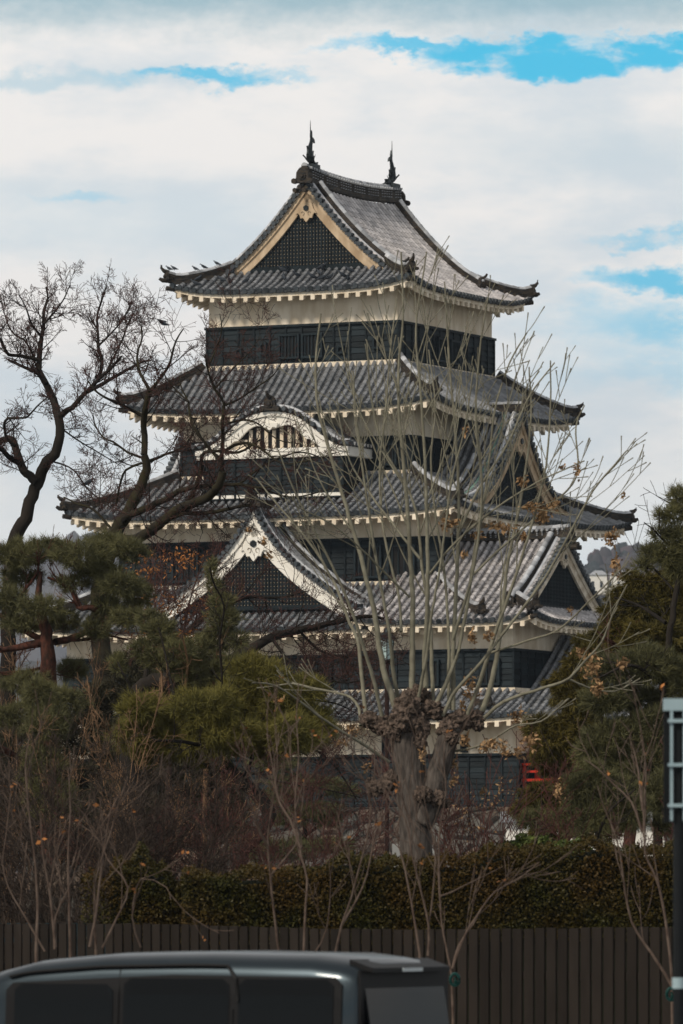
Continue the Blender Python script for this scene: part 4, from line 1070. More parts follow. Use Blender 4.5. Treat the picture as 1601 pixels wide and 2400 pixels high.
wa.build('trunk', M['bark_dark'], ta, 0, 0, 10); wa.build('branches', M['bark_dark'], ta, 1, 2, 5); wa.build('twigs', M['bark_twig'], ta, 3, 5, 3, red_tone); attach(ta)
# --- leaning cherry with long limbs
tb = GM(265, 112, 'bare_cherry_tree', 'leaning bare cherry with mossy limbs stretching right across the keep', 'tree', 'bare cherry trees'); wb = Wood(33); d = 112; pm = d/F; LB = []
def lb(px, r0, r1, dd=0, dp=0): q = wb.limb(px, d+dp, r0*pm, r1*pm, 0, dd); LB.append(q); return q
wb.limb([(240, 2400), (235, 1900), (240, 1600), (235, 1400), (262, 1262)], d, .2, 21*pm, 0, wob=0)
wb.limb([(262, 1262), (291, 1214), (309, 1182), (330, 1140), (344, 1098), (338, 1066)], d, 17*pm, 9*pm, 0, wob=.05)
lb([(338, 1066), (338, 1021), (337, 979), (344, 944), (351, 916)], 8, 6.5)
lb([(351, 916), (337, 891), (326, 867), (322, 830), (333, 793), (330, 760)], 4.5, 1.5, 1); lb([(351, 916), (372, 891), (393, 863), (403, 832), (412, 800), (430, 770)], 4.5, 1.5, -1)
lb([(342, 1075), (300, 1060), (265, 1035), (245, 1028), (225, 1000), (217, 972)], 3.2, 1.3, 1); lb([(335, 975), (310, 962), (281, 947), (245, 930), (222, 915), (205, 890)], 4.5, 1.5, -1)
lb([(340, 1085), (365, 1075), (386, 1066), (428, 1049), (449, 1021), (455, 990)], 4.2, 1.6, 1); lb([(333, 1085), (295, 1102), (281, 1137), (273, 1182)], 3.2, 2.2, .5)
lb([(262, 1240), (220, 1195), (180, 1180), (150, 1165)], 3.5, 1.4, 1)
lb([(285, 1222), (302, 1210), (337, 1193), (379, 1175), (421, 1151), (466, 1140), (509, 1137), (560, 1136), (607, 1143), (643, 1139)], 10, 2, -2)
lb([(262, 1262), (310, 1266), (345, 1250), (372, 1231), (414, 1196), (456, 1179), (491, 1161), (512, 1138), (522, 1105)], 13, 9, -2, -.4)
lb([(400, 1212), (430, 1202), (456, 1203), (509, 1200), (550, 1189), (590, 1185)], 7, 3, -1, -.9)
lb([(522, 1105), (519, 1087), (522, 1030), (521, 990), (525, 943), (503, 912), (487, 864), (480, 830)], 6, 1.5, -1, -2)
lb([(524, 950), (557, 937), (595, 912), (640, 880), (660, 850)], 3, 1, -1, -2.5); lb([(515, 1080), (503, 1065), (478, 1036), (449, 991), (442, 943), (427, 915), (420, 880)], 4.5, 1.2, 1, -2)
lb([(520, 1000), (560, 985), (600, 990), (650, 1030), (700, 1040)], 3, 1, -1, -2.2); lb([(520, 1060), (560, 1040), (600, 1045), (660, 1085), (720, 1080), (790, 1060)], 4, 1.2, -2, -2.2)
lb([(440, 1185), (470, 1110), (480, 1060), (560, 1060), (610, 1030)], 6, 2, -1, -1.5)
lb([(560, 1136), (620, 1090), (700, 1060), (760, 1075)], 3, 1.2, 1.5, -2); lb([(600, 1140), (680, 1165), (760, 1150), (830, 1130)], 2.5, 1, 1, -2)
lb([(503, 912), (540, 870), (580, 830), (610, 790)], 2.6, .9, 1, -2.4); lb([(487, 864), (510, 810), (520, 770), (515, 735)], 2.2, .9, 0, -2.4); lb([(442, 943), (400, 900), (380, 870)], 2.2, .9, 1, -2)
for i, q in enumerate(LB): wb.sprout(q, 2.8 if i >= 12 else 4.2, .66, .5, 1, 4, (5, 4, 3), t0=.15, ang=(25, 70), **TW)
wb.build('trunk', mat('mossy_bark', (.020, .017, .015), .95, (.045, .040, .018), 3.5, .02, 25, 0), tb, 0, 0, 10); wb.build('branches', M['bark_dark'], tb, 1, 2, 5); wb.build('twigs', M['bark_twig'], tb, 3, 5, 3, red_tone); attach(tb)
# --- low limb with dense brown twigs in front of the ground floor
tc2 = GM(340, 104, 'spreading_bare_tree', 'bare tree with one long dark limb sweeping right below the white gable', 'tree'); wc = Wood(41); d = 104; pm = d/F
wc.limb([(330, 2420), (320, 2000), (300, 1750), (330, 1620), (400, 1590), (470, 1575), (545, 1547)], d, .16, 15*pm, 0, wob=.05)
LCc = [wc.limb(px, d, a*pm, b*pm, 0, dd) for px, a, b, dd in [([(545, 1547), (586, 1525), (626, 1498), (679, 1483), (746, 1467), (791, 1458), (858, 1445), (900, 1450)], 14, 3, 1),
    ([(400, 1520), (440, 1480), (492, 1436), (540, 1415), (580, 1400), (660, 1400), (720, 1385)], 8, 1.5, 1), ([(345, 1540), (380, 1510), (420, 1494), (470, 1460)], 6, 3, 0), ([(340, 1600), (345, 1540), (350, 1480), (345, 1400), (360, 1330)], 6, 1.2, 0),
    ([(640, 1500), (680, 1550), (740, 1580), (800, 1600), (870, 1590)], 4, 1.2, -1), ([(600, 1530), (650, 1600), (720, 1640), (760, 1700), (800, 1760)], 4, 1.2, 1), ([(700, 1478), (760, 1530), (850, 1540), (930, 1560)], 3.5, 1.2, 1),
    ([(560, 1545), (640, 1580), (700, 1585), (780, 1560), (830, 1520)], 3.5, 1.2, 2), ([(720, 1640), (790, 1650), (850, 1680)], 2.5, 1, 1), ([(620, 1660), (700, 1730), (780, 1790), (840, 1880)], 4, 1.5, 1), ([(560, 1800), (650, 1830), (760, 1850), (850, 1870)], 3, 1.2, 1)]]
for q in LCc: wc.sprout(q, 5.0, .75, .5, 1, 4, (5, 4, 3), t0=.1, ang=(25, 75), **TW)
wc.build('trunk', M['bark_dark'], tc2, 0, 0, 9); wc.build('branches', M['bark_dark'], tc2, 1, 2, 5); wc.build('twigs', M['bark_twig'], tc2, 3, 5, 3, red_tone)
attach(tc2)
# --- small tree keeping its dead orange leaves
td_ = GM(420, 99, 'oak_sapling', 'small tree still holding dry orange leaves left of the white gable', 'tree'); wd_ = Wood(51); d = 99; pm = d/F; LD = []
wd_.limb([(400, 2420), (395, 1900), (400, 1650)], d, .06, .04, 0, wob=0)
for px in ([(400, 1650), (390, 1550), (370, 1450), (350, 1340)], [(400, 1650), (420, 1540), (440, 1430), (470, 1330), (490, 1290)], [(395, 1560), (440, 1500), (510, 1470)], [(395, 1560), (330, 1500), (310, 1430)], [(400, 1600), (460, 1540), (500, 1500), (540, 1400)]):
    LD.append(wd_.limb(px, d, 3*pm, 1*pm, 0, rg.uniform(-1, 1)))
for q in LD: wd_.sprout(q, 6, .6, .5, 1, 3, (5, 4), **TW)
wd_.build('branches', M['bark_twig'], td_, 0, 3, 4)
P_, D_ = blob_points([(350, 1330, 55, 50), (430, 1310, 60, 40), (400, 1420, 80, 45), (500, 1440, 45, 35), (350, 1480, 60, 45), (440, 1490, 70, 28), (330, 1400, 40, 60)], 900, d, r2, .2)
leaf_mesh('dry_leaves', td_, M['deadleaf'], P_, .065, r2, .4, 1, np.array([1., 0, 0])); attach(td_)

# --- pollarded tree
tp = GM(975, 78, 'pollarded_tree', 'thick pollarded tree with knobbly heads and long pale green shoots in the centre', 'tree'); d = 78; pm = d/F
def loft(name, m, ctrl, parent, seed, k=28, amp=.06, fr=3.):
    P, r = resample([W(x, y, d+z) for x, y, _, z in ctrl], [c[2]*pm for c in ctrl], .035); m_ = MB(); rings = []
    for i, (p, q) in enumerate(zip(P, r)):
        t = Vector(P[min(i+1, len(P)-1)]-P[max(0, i-1)]).normalized(); a = t.cross(Y).normalized(); b = t.cross(a)
        ring = []
        for j in range(k):
            v = a*math.cos(2*math.pi*j/k)+b*math.sin(2*math.pi*j/k); pos = Vector(p)+v*q
            ring.append(pos+v*q*amp*2*(mnoise.fractal(Vector((pos.x*fr, pos.y*fr, pos.z*fr*.5))+Vector((seed, 0, 0)), 1, 2, 5)))
        rings.append(ring)
    m_.sweep(rings); return m_.build(name, m, parent, True)
tr = loft('trunk', M['bark_grey'], [(968, 2560, 58, 0), (970, 2300, 46, 0), (974, 2100, 40, 0), (976, 2000, 38, 0), (972, 1920, 37, 0), (966, 1860, 38, 0), (962, 1800, 36, 0), (958, 1750, 37, 0), (955, 1720, 40, 0), (958, 1690, 38, 0), (962, 1665, 30, 0)], tp, 1.)
loft('trunk_fork', M['bark_grey'], [(985, 1930, 30, -.05), (1010, 1880, 27, -.05), (1025, 1820, 24, -.06), (1040, 1765, 25, -.06), (1052, 1725, 27, -.08), (1065, 1700, 24, -.1)], tp, 5., amp=.08)
def burl(c, r, seed, dz=0, sq=(1, 1, 1), amp=.42):
    m_ = MB(); icoblob(m_, W(c[0], c[1], d+dz), r*pm, seed, 5, amp, 2.4, sq); return m_.build('knob', M['bark_knob'], tp, True)
for i, (x, y, r, dz, sq) in enumerate([(868, 1688, 22, 0, (1.2, 1, 1)), (898, 1702, 24, .0, (1.3, 1, 1)), (925, 1712, 27, -.1, (1, 1, 1)), (955, 1660, 34, -.15, (1, 1, 1.2)), (940, 1690, 30, -.2, (1, 1, 1)), (975, 1700, 34, -.1, (1, 1, 1)), (975, 1628, 26, .05, (1.2, 1, .9)), (1000, 1635, 17, .1, (1, 1, 1)), (1012, 1665, 26, -.05, (1.1, 1, 1)), (1030, 1672, 18, .1, (1, 1, 1)),
        (1050, 1708, 27, -.12, (1, 1, 1)), (1075, 1690, 26, -.05, (1.2, 1, 1)), (1105, 1685, 24, .05, (1.3, 1, 1)), (1060, 1730, 18, -.2, (1, 1, 1)), (1120, 1700, 15, 0, (1, 1, 1)), (880, 1845, 22, 0, (1.1, 1, 1)), (915, 1830, 20, -.05, (1.1, 1, 1.3)), (868, 1832, 12, 0, (1, 1, 1)),
        (992, 1862, 22, -.25, (1, 1, 1)), (1022, 1872, 22, -.15, (1.2, 1, 1)), (1042, 1882, 14, 0, (1.2, 1, 1)), (1030, 1838, 13, -.1, (1, 1, 1)), (900, 1690, 16, .1, (1, 1, 1)), (985, 1735, 18, -.15, (1, 1, 1.5))]):
    burl((x, y), r*.88, i*1.7, dz, sq)
wp = Wood(77); LP_ = []
def shoot_children(P, r, lev, rng):
    ln = np.linalg.norm(np.diff(P, axis=0), axis=1).sum(); n = len(P)
    k = max(3, int(ln*(1.35 if lev == 0 else 1.7)))
    for i in range(k):
        t = .30+.64*(i+rng.random())/k; j = min(n-2, int(t*n)); dr = P[j+1]-P[j]; dr /= np.linalg.norm(dr)
        a = R(rng.uniform(16, 40)); v = rng.normal(0, 1, 3); v[1] *= .8; v -= v.dot(dr)*dr; v /= np.linalg.norm(v)
        q = dr*math.cos(a)+v*math.sin(a); L = (1-t)*ln*.75*(.5+.7*rng.random())+.15
        m = max(4, int(L/.09)); pts = [P[j]]; 
        for s_ in range(m): 
            q = q+rng.normal(0, .035, 3); q[2] += .035; q /= np.linalg.norm(q); pts.append(pts[-1]+q*L/m)
        pts = np.array(pts); rad = np.maximum(.0048, min(r[j]*.5, .015)*np.linspace(1, .35, m+1)); rad[-1] *= 1.7
        wp.add(pts, rad, lev+1)
        if lev < 1 and L > .35: shoot_children(pts, rad, lev+1, rng)
for px, r0, dd in [([(857, 1672), (850, 1600), (838, 1500), (820, 1460), (790, 1380), (745, 1300), (700, 1240), (640, 1170), (600, 1120)], 6, 1.0), ([(895, 1678), (875, 1590), (850, 1510), (828, 1440), (785, 1340), (740, 1250), (690, 1150), (650, 1050)], 5.5, -1.0),
        ([(930, 1665), (905, 1590), (890, 1520), (880, 1450), (860, 1360), (830, 1250), (800, 1150), (770, 1050), (745, 950), (740, 850), (752, 735)], 9, .4), ([(940, 1668), (922, 1580), (915, 1500), (905, 1440), (885, 1330), (868, 1220), (850, 1100), (835, 980), (828, 870)], 6, -.8),
        ([(966, 1615), (966, 1540), (967, 1450), (966, 1380), (960, 1280), (955, 1180), (945, 1080), (935, 960), (935, 850), (945, 740), (940, 590)], 8.5, .3), ([(998, 1612), (995, 1540), (1000, 1450), (1003, 1350), (1000, 1200), (995, 1050), (985, 900), (975, 770), (1000, 590)], 7.5, -.5),
        ([(974, 1668), (990, 1590), (1003, 1520), (1010, 1450), (1030, 1340), (1045, 1230), (1060, 1120), (1090, 1000), (1110, 860)], 5, -1.), ([(1015, 1655), (1012, 1560), (1008, 1460), (990, 1330), (970, 1180), (900, 1050), (870, 930), (860, 800)], 6, .9),
        ([(1024, 1648), (1050, 1590), (1070, 1540), (1090, 1450), (1105, 1350), (1125, 1230), (1145, 1100), (1160, 960), (1195, 850), (1235, 780)], 6.5, .6), ([(1038, 1678), (1060, 1630), (1085, 1600), (1130, 1550), (1175, 1490), (1230, 1420), (1280, 1350), (1330, 1260), (1390, 1150), (1440, 1090), (1467, 1058)], 5.5, -.6),
        ([(1062, 1665), (1062, 1550), (1066, 1450), (1072, 1320), (1075, 1180), (1070, 1050), (1060, 930), (1050, 800), (1042, 660)], 7, 0), ([(1052, 1662), (1052, 1560), (1050, 1450), (1040, 1330), (1020, 1200), (1010, 1080), (1020, 950), (1005, 820)], 5, 1.2),
        ([(1085, 1698), (1110, 1640), (1140, 1550), (1165, 1470), (1195, 1390), (1225, 1300), (1255, 1200), (1280, 1090), (1290, 960), (1290, 845)], 6.5, -1.), ([(1130, 1668), (1155, 1590), (1170, 1500), (1180, 1410), (1190, 1320), (1215, 1200), (1235, 1080), (1245, 960), (1240, 860)], 7.5, .7),
        ([(1128, 1688), (1180, 1645), (1250, 1620), (1300, 1605), (1335, 1590), (1370, 1550), (1410, 1505), (1440, 1430), (1470, 1370)], 5.5, -.9), ([(845, 1700), (842, 1660), (822, 1635), (795, 1625), (730, 1612), (690, 1602), (640, 1608)], 4.5, 1.), ([(912, 1786), (860, 1750), (810, 1720), (750, 1680), (690, 1635), (640, 1605), (590, 1600)], 5, -1.2),
        ([(1052, 1762), (1110, 1752), (1160, 1730), (1210, 1700), (1270, 1690), (1330, 1640)], 3.5, -1.), ([(1335, 1592), (1380, 1612), (1440, 1620), (1500, 1590)], 3, .4), 
        ([(1150, 1530), (1240, 1500), (1310, 1475), (1390, 1400), (1460, 1330)], 3.4, -1.6), ([(985, 1310), (930, 1240), (870, 1160), (820, 1080), (790, 960)], 4, .8), ([(960, 1400), (900, 1340), (850, 1290), (780, 1230), (700, 1190)], 3.5, -1.), ([(1075, 1250), (1120, 1150), (1190, 1040), (1240, 930), (1300, 850)], 4, .5),
        ([(1003, 1350), (1060, 1280), (1150, 1200), (1260, 1130), (1370, 1080)], 3.6, -.8), ([(1105, 1350), (1180, 1280), (1270, 1200), (1350, 1120), (1350, 1000), (1370, 950)], 3.6, .8), ([(940, 1480), (935, 1400), (900, 1250), (890, 1100), (905, 950), (915, 820), (930, 700)], 4, 1.1), ([(1062, 1500), (1110, 1330), (1130, 1150), (1115, 980), (1125, 820), (1145, 690)], 4.5, -1.2)]:
    q = wp.limb(px, d+rg.uniform(-.12, .12), r0*pm*.86, max(.008, r0*.22*pm), 0, dd, .03, .1); LP_.append(q); shoot_children(q[0], q[1], 0, wp.rg)
sh_tone = lambda P, r, tn: np.clip(1.35-r/.030, 0, 1)*(.75+.25*tn)
wp.build('shoots', M['shoot'], tp, 0, 0, 8, sh_tone); wp.build('side_shoots', M['shoot'], tp, 1, 3, 4, sh_tone)
# thin roots/suckers on the knobs
def seeds(x, y, rx, ry, n, dz, root):
    n = int(n*1.4)
    P_, D_ = blob_points([(x, y, rx, ry, dz)], n, d, r2, .2); leaf_mesh('seed_cluster', root, M['seed'], P_, .062, r2, .45, 1., np.array([.3, -.3, -.6]))
for (x, y, rx, ry, n) in [(1352, 1100, 11, 22, 34), (1318, 1094, 7, 9, 14), (1432, 1262, 21, 26, 90), (1443, 1330, 13, 34, 70), (1048, 1228, 20, 20, 50), (1068, 1225, 12, 10, 20), (1160, 1232, 22, 12, 40), (1190, 1240, 24, 14, 44), (1240, 1188, 22, 14, 44), (1272, 1195, 24, 26, 80), (1300, 1180, 18, 14, 36), (1225, 1132, 20, 16, 40), (1266, 1215, 20, 16, 40), (1120, 1255, 16, 10, 24), (1336, 1430, 10, 8, 18), (1107, 1495, 12, 22, 36), (1147, 1490, 14, 20, 36), (1098, 1610, 22, 36, 80), (1085, 1650, 10, 14, 20), (1388, 1565, 26, 36, 110), (1400, 1610, 18, 24, 56), (1458, 1556, 17, 14, 44), (1366, 1530, 24, 14, 36), (1214, 1680, 20, 22, 56),
        (1245, 1738, 24, 22, 64), (1215, 1765, 12, 18, 28), (1160, 1745, 26, 18, 56), (1135, 1750, 16, 20, 36), (1090, 1735, 16, 22, 40), (1062, 1790, 14, 16, 26), (1185, 1760, 16, 20, 36), (1310, 1855, 16, 30, 46), (828, 1712, 18, 14, 30), (800, 1740, 22, 10, 24), (990, 1770, 10, 18, 22), (860, 1800, 14, 20, 20), (618, 1270, 12, 10, 20), (630, 1302, 9, 10, 18), (583, 1242, 8, 8, 12), (650, 1640, 16, 12, 20), (1090, 1010, 9, 16, 22), (1088, 1300, 10, 10, 14), (1062, 1830, 12, 20, 20), (1230, 1260, 14, 14, 24), (1460, 1160, 4, 10, 6), (1130, 1860, 10, 14, 14)]:
    seeds(x, y, rx, ry, n, rg.uniform(-.6, .6), tp)
attach(tp)

# --- pines
def pine(name, label, basepx, d, trunk, limbs, blobs, n, m, seed, k=12, ln=.10, wd=.0042, bark='bark_red', cat='pine', group=None, spread=.55, upb=.5, droop=0, skew=1.6, tone=(0, 1), twig=True, flat=1.):
    root = GM(basepx, d, name, label, cat, group); wv = Wood(seed); pm = d/F; rs_ = np.random.default_rng(seed+1)
    if trunk: wv.limb([p[:2] for p in trunk[0]], d, trunk[1]*pm, trunk[2]*pm, 0, wob=.04)
    for px, r0, r1 in limbs:
        q = wv.limb(px, d, r0*pm, r1*pm, 0, rs_.uniform(-1, 1)); wv.sprout(q, 4, .45, .5, 1, 2, (4,), **TW)
    if twig:
        for b in blobs:
            B = (*b, 0)[:5]
            for i in range(max(2, int(b[2]*b[3]/700))):
                c = W(B[0]+rs_.uniform(-.6, .6)*B[2], B[1]+B[3]*.6, d+B[4]); wv.grow(c, np.array([rs_.uniform(-1, 1), rs_.uniform(-.6, .6), .6]), b[2]*pm*.9, .012, 1, 2, (5, 3), wob=.25)
    wv.build('trunk', M[bark], root, 0, 0, 9); wv.build('branches', M[bark], root, 1, 3, 4)
    P_, D_ = blob_points(blobs, n, d, rs_, .45, flat)
    tuft_mesh('needles', root, M[m], P_, D_, k, ln, wd, spread, rs_, upb, tone, skew, droop)
    attach(root); return root
pine('red_pine', 'grey green pine with twisting reddish branches at the left edge', 60, 96, ([(118, 2500), (116, 1900), (115, 1621), (112, 1540), (108, 1480), (98, 1430), (92, 1390), (96, 1340)], 27, 5),
     [([(111, 1500), (80, 1510), (38, 1518), (0, 1525)], 12, 6), ([(105, 1500), (60, 1480), (30, 1460), (0, 1440)], 8, 4), ([(130, 1505), (170, 1495), (205, 1478), (222, 1450), (230, 1430)], 9, 5), ([(230, 1430), (205, 1424), (184, 1422), (168, 1384), (140, 1365), (111, 1353)], 8, 3), ([(228, 1432), (240, 1400), (262, 1360), (270, 1330)], 5, 2.5), ([(140, 1500), (190, 1500), (250, 1490), (300, 1500)], 5, 2), ([(50, 1400), (60, 1380), (90, 1340), (85, 1290)], 5, 2), ([(0, 1580), (60, 1575), (110, 1560)], 6, 3), ([(0, 1755), (40, 1770), (80, 1775)], 9, 4)],
     [(30, 1300, 60, 30), (110, 1290, 70, 28, .4), (190, 1300, 70, 30, -.4), (250, 1275, 50, 24, .6), (300, 1290, 42, 26), (230, 1345, 60, 30), (280, 1370, 50, 26, -.5), (50, 1350, 50, 22, .5), (160, 1370, 45, 18), (320, 1395, 36, 34, .5), (25, 1410, 45, 30), (100, 1425, 55, 24, -.6), (250, 1420, 40, 20), (150, 1455, 40, 20, .5), (50, 1465, 50, 20), (300, 1450, 40, 22, -.5), (225, 1475, 40, 22), (60, 1600, 60, 24), (140, 1640, 60, 30, -.5), (40, 1680, 60, 30), (170, 1570, 36, 22, .8), (110, 1700, 50, 40, -3), (100, 1790, 50, 50, -3), (120, 1880, 60, 50, -3), (90, 1620, 34, 26, -3)],
     4200, 'pine', 61, flat=1.2, k=22, spread=.8, ln=.12)
pine('yellow_pine', 'yellow green pine with upright candles and a curved trunk below the white gable', 560, 90, ([(556, 2480), (556, 2120), (557, 2040), (572, 1990), (612, 1945), (632, 1910), (612, 1872), (588, 1852), (550, 1815), (520, 1790)], 22, 14),
     [([(600, 1862), (570, 1830), (540, 1805), (480, 1795), (430, 1800)], 12, 5), ([(545, 1810), (500, 1760), (440, 1740), (360, 1735)], 7, 3), ([(570, 1835), (590, 1780), (600, 1720), (620, 1680)], 6, 2.5), ([(505, 1690), (520, 1600), (515, 1500), (525, 1420), (500, 1365), (492, 1330)], 3.2, 1.6), ([(410, 1640), (395, 1570), (380, 1500), (370, 1470)], 3, 1.5), ([(330, 1680), (310, 1620), (290, 1580), (275, 1550)], 3, 1.5), ([(640, 1700), (660, 1740), (720, 1770)], 3.5, 1.5)],
     [(620, 1600, 60, 40), (560, 1640, 80, 40, .5), (480, 1660, 80, 40, -.5), (660, 1650, 60, 50), (400, 1690, 90, 44, .4), (520, 1720, 90, 50, -.4), (610, 1720, 80, 50, .4), (330, 1720, 60, 40), (330, 1660, 50, 30, -.5), (720, 1620, 40, 30), (740, 1700, 40, 40), (590, 1570, 50, 26), (680, 1720, 60, 40, -.6), (450, 1740, 90, 40), (700, 1680, 50, 36, .5), (370, 1760, 60, 28, .5)],
     5200, 'pine_yellow', 71, bark='bark_dark', skew=1.3, k=24, ln=.14, wd=.0048, spread=.8)
pine('young_pine', 'young dark pine with upright shoots beside the foot of the white gable', 470, 94, ([(480, 2450), (480, 1900), (490, 1700), (500, 1600)], 7, 5), [([(500, 1600), (520, 1500), (525, 1420), (500, 1365), (494, 1335)], 4, 2), ([(380, 1640), (378, 1560), (372, 1500)], 3, 2), ([(430, 1640), (440, 1560), (430, 1500)], 3, 2)],
     [(496, 1335, 10, 22), (520, 1410, 28, 20), (500, 1370, 16, 14), (525, 1450, 40, 24), (510, 1500, 44, 30, .3), (470, 1520, 30, 24), (375, 1480, 36, 32), (350, 1450, 30, 20, .4), (420, 1530, 40, 30, -.3), (560, 1500, 26, 18), (380, 1545, 50, 26), (460, 1575, 60, 30), (275, 1555, 16, 22), (330, 1520, 26, 20), (540, 1560, 50, 28)], 3000, 'pine', 81, bark='straw', skew=1.5)
pine('shaded_pine', 'dark pine mass behind the bare shrubs at lower left', 200, 108, ([(200, 2420), (210, 2000), (230, 1800)], 16, 12), [([(225, 1800), (320, 1740), (420, 1700)], 8, 3), ([(220, 1850), (120, 1780), (30, 1760)], 8, 3)],
     [(60, 1760, 90, 60), (180, 1720, 90, 60), (300, 1800, 110, 60), (420, 1820, 100, 50), (120, 1860, 120, 60, 1), (260, 1900, 130, 60, -1), (400, 1920, 120, 60), (60, 1960, 100, 60), (200, 1990, 110, 50, 1), (520, 1850, 60, 50), (330, 1620, 80, 50), (440, 1610, 90, 46), (240, 1650, 70, 50), (540, 1920, 50, 46), (20, 1860, 60, 60), (330, 1990, 80, 40), (440, 1560, 60, 30), (300, 1560, 50, 30)], 9500, 'pine_dark', 91, k=10, ln=.14, wd=.008, skew=2.2, bark='bark_dark')
pine('garden_pine', 'small pine with flat pads in front of the castle base left of the pollarded tree', 720, 150, ([(700, 2325), (705, 2100), (715, 1950), (735, 1830)], 8, 5), [([(712, 1960), (760, 1930), (800, 1915)], 4, 2), ([(725, 1850), (680, 1820), (640, 1815)], 4, 2), ([(733, 1830), (760, 1750), (770, 1720)], 4, 2)],
     [(730, 1735, 60, 16), (690, 1755, 44, 12), (640, 1790, 60, 18), (760, 1840, 60, 14), (680, 1835, 60, 16), (800, 1855, 40, 12), (740, 1900, 66, 18), (680, 1915, 56, 18), (770, 1925, 34, 12), (650, 1870, 60, 14), (700, 1990, 60, 24), (780, 1980, 50, 14), (620, 1730, 40, 14), (600, 1990, 60, 30)], 3600, 'pine', 95, ln=.13, wd=.007, bark='bark_dark', skew=1.8)
# right-hand conifers
pine('golden_cypress', 'golden green cypress crowns overlapping the right end of the turret roof', 1480, 100, ([(1480, 2430), (1478, 2000), (1490, 1600), (1500, 1380)], 18, 8), [([(1488, 1550), (1440, 1510), (1400, 1480)], 6, 2)],
     [(1505, 1375, 46, 26), (1570, 1365, 50, 26), (1460, 1400, 38, 20), (1440, 1440, 30, 24), (1520, 1430, 70, 36), (1580, 1430, 50, 50), (1460, 1480, 50, 30), (1420, 1500, 44, 30, .5), (1530, 1500, 80, 40, -.5), (1475, 1348, 18, 10), (1400, 1540, 40, 26), (1590, 1490, 40, 40)],
     5200, 'cypress', 101, k=12, ln=.11, wd=.0075, spread=.5, upb=-.1, droop=.35, bark='bark_red', cat='cypress', skew=1.5)
pine('low_cypress', 'shorter cypress with golden drooping sprays in front of the pavilion', 1335, 104, ([(1335, 2420), (1330, 2050), (1330, 1850), (1325, 1640)], 12, 5), [],
     [(1320, 1600, 34, 30), (1350, 1565, 30, 36), (1340, 1640, 44, 26), (1370, 1520, 26, 30, .5), (1265, 1705, 40, 26), (1300, 1740, 60, 34), (1350, 1760, 50, 44), (1330, 1700, 50, 26), (1290, 1780, 44, 30, .6), (1370, 1690, 44, 30), (1350, 1820, 60, 40, .7), (1390, 1640, 40, 40, .4), (1270, 1860, 50, 28), (1250, 1900, 46, 26, .3), (1330, 1890, 60, 36), (1230, 1895, 30, 16), (1390, 1900, 60, 40), (1300, 1945, 60, 20)],
     6800, 'cypress', 111, k=12, ln=.11, wd=.0075, spread=.5, upb=-.1, droop=.35, bark='bark_red', cat='cypress', skew=2.6, tone=(0, .85))
pine('dark_pine', 'dark pine filling the right side behind the sign, with open needles against the sky', 1530, 93, ([(1545, 2460), (1540, 2000), (1550, 1700), (1575, 1450), (1600, 1300), (1606, 1180)], 14, 3), [([(1560, 1460), (1500, 1420), (1440, 1400)], 5, 2), ([(1550, 1600), (1480, 1560), (1400, 1590)], 6, 2), ([(1545, 1800), (1460, 1840), (1380, 1850)], 6, 2), ([(1595, 1290), (1560, 1270), (1530, 1240), (1510, 1225)], 3, 1.2), ([(1600, 1200), (1570, 1180), (1545, 1165)], 2.5, 1), ([(1575, 1380), (1530, 1330), (1500, 1320)], 3, 1.2)],
     [(1590, 1165, 20, 20), (1575, 1205, 36, 18), (1550, 1250, 26, 14), (1590, 1265, 26, 30), (1570, 1300, 40, 26), (1525, 1292, 22, 12), (1590, 1330, 34, 26), (1510, 1325, 22, 14), (1440, 1570, 60, 36), (1530, 1560, 70, 40), (1420, 1640, 60, 30), (1500, 1640, 70, 30, .5), (1450, 1720, 70, 34), (1540, 1700, 70, 40), (1430, 1800, 70, 40, .5), (1520, 1790, 70, 46), (1600, 1600, 40, 50), (1600, 1700, 40, 50), (1450, 1870, 70, 36), (1540, 1860, 60, 46, -.5), (1400, 1760, 50, 40), (1400, 1950, 60, 24), (1480, 1925, 40, 16), (1560, 1940, 30, 20)],
     8600, 'pine', 121, k=12, ln=.13, wd=.005, bark='bark_dark', skew=1.8)
pine('corner_pine', 'feathery bluish pine low at the right behind the saplings', 1400, 88, ([(1400, 2480), (1405, 2150), (1400, 1950)], 9, 5), [([(1400, 1960), (1430, 1900), (1490, 1850)], 4, 2)],
     [(1350, 1850, 40, 40), (1390, 1830, 50, 50), (1440, 1860, 50, 40), (1400, 1900, 60, 36), (1480, 1900, 50, 34), (1330, 1920, 40, 26), (1250, 1920, 40, 22)], 1900, 'pine', 131, bark='bark_dark', skew=1.8, tone=(0, .7))

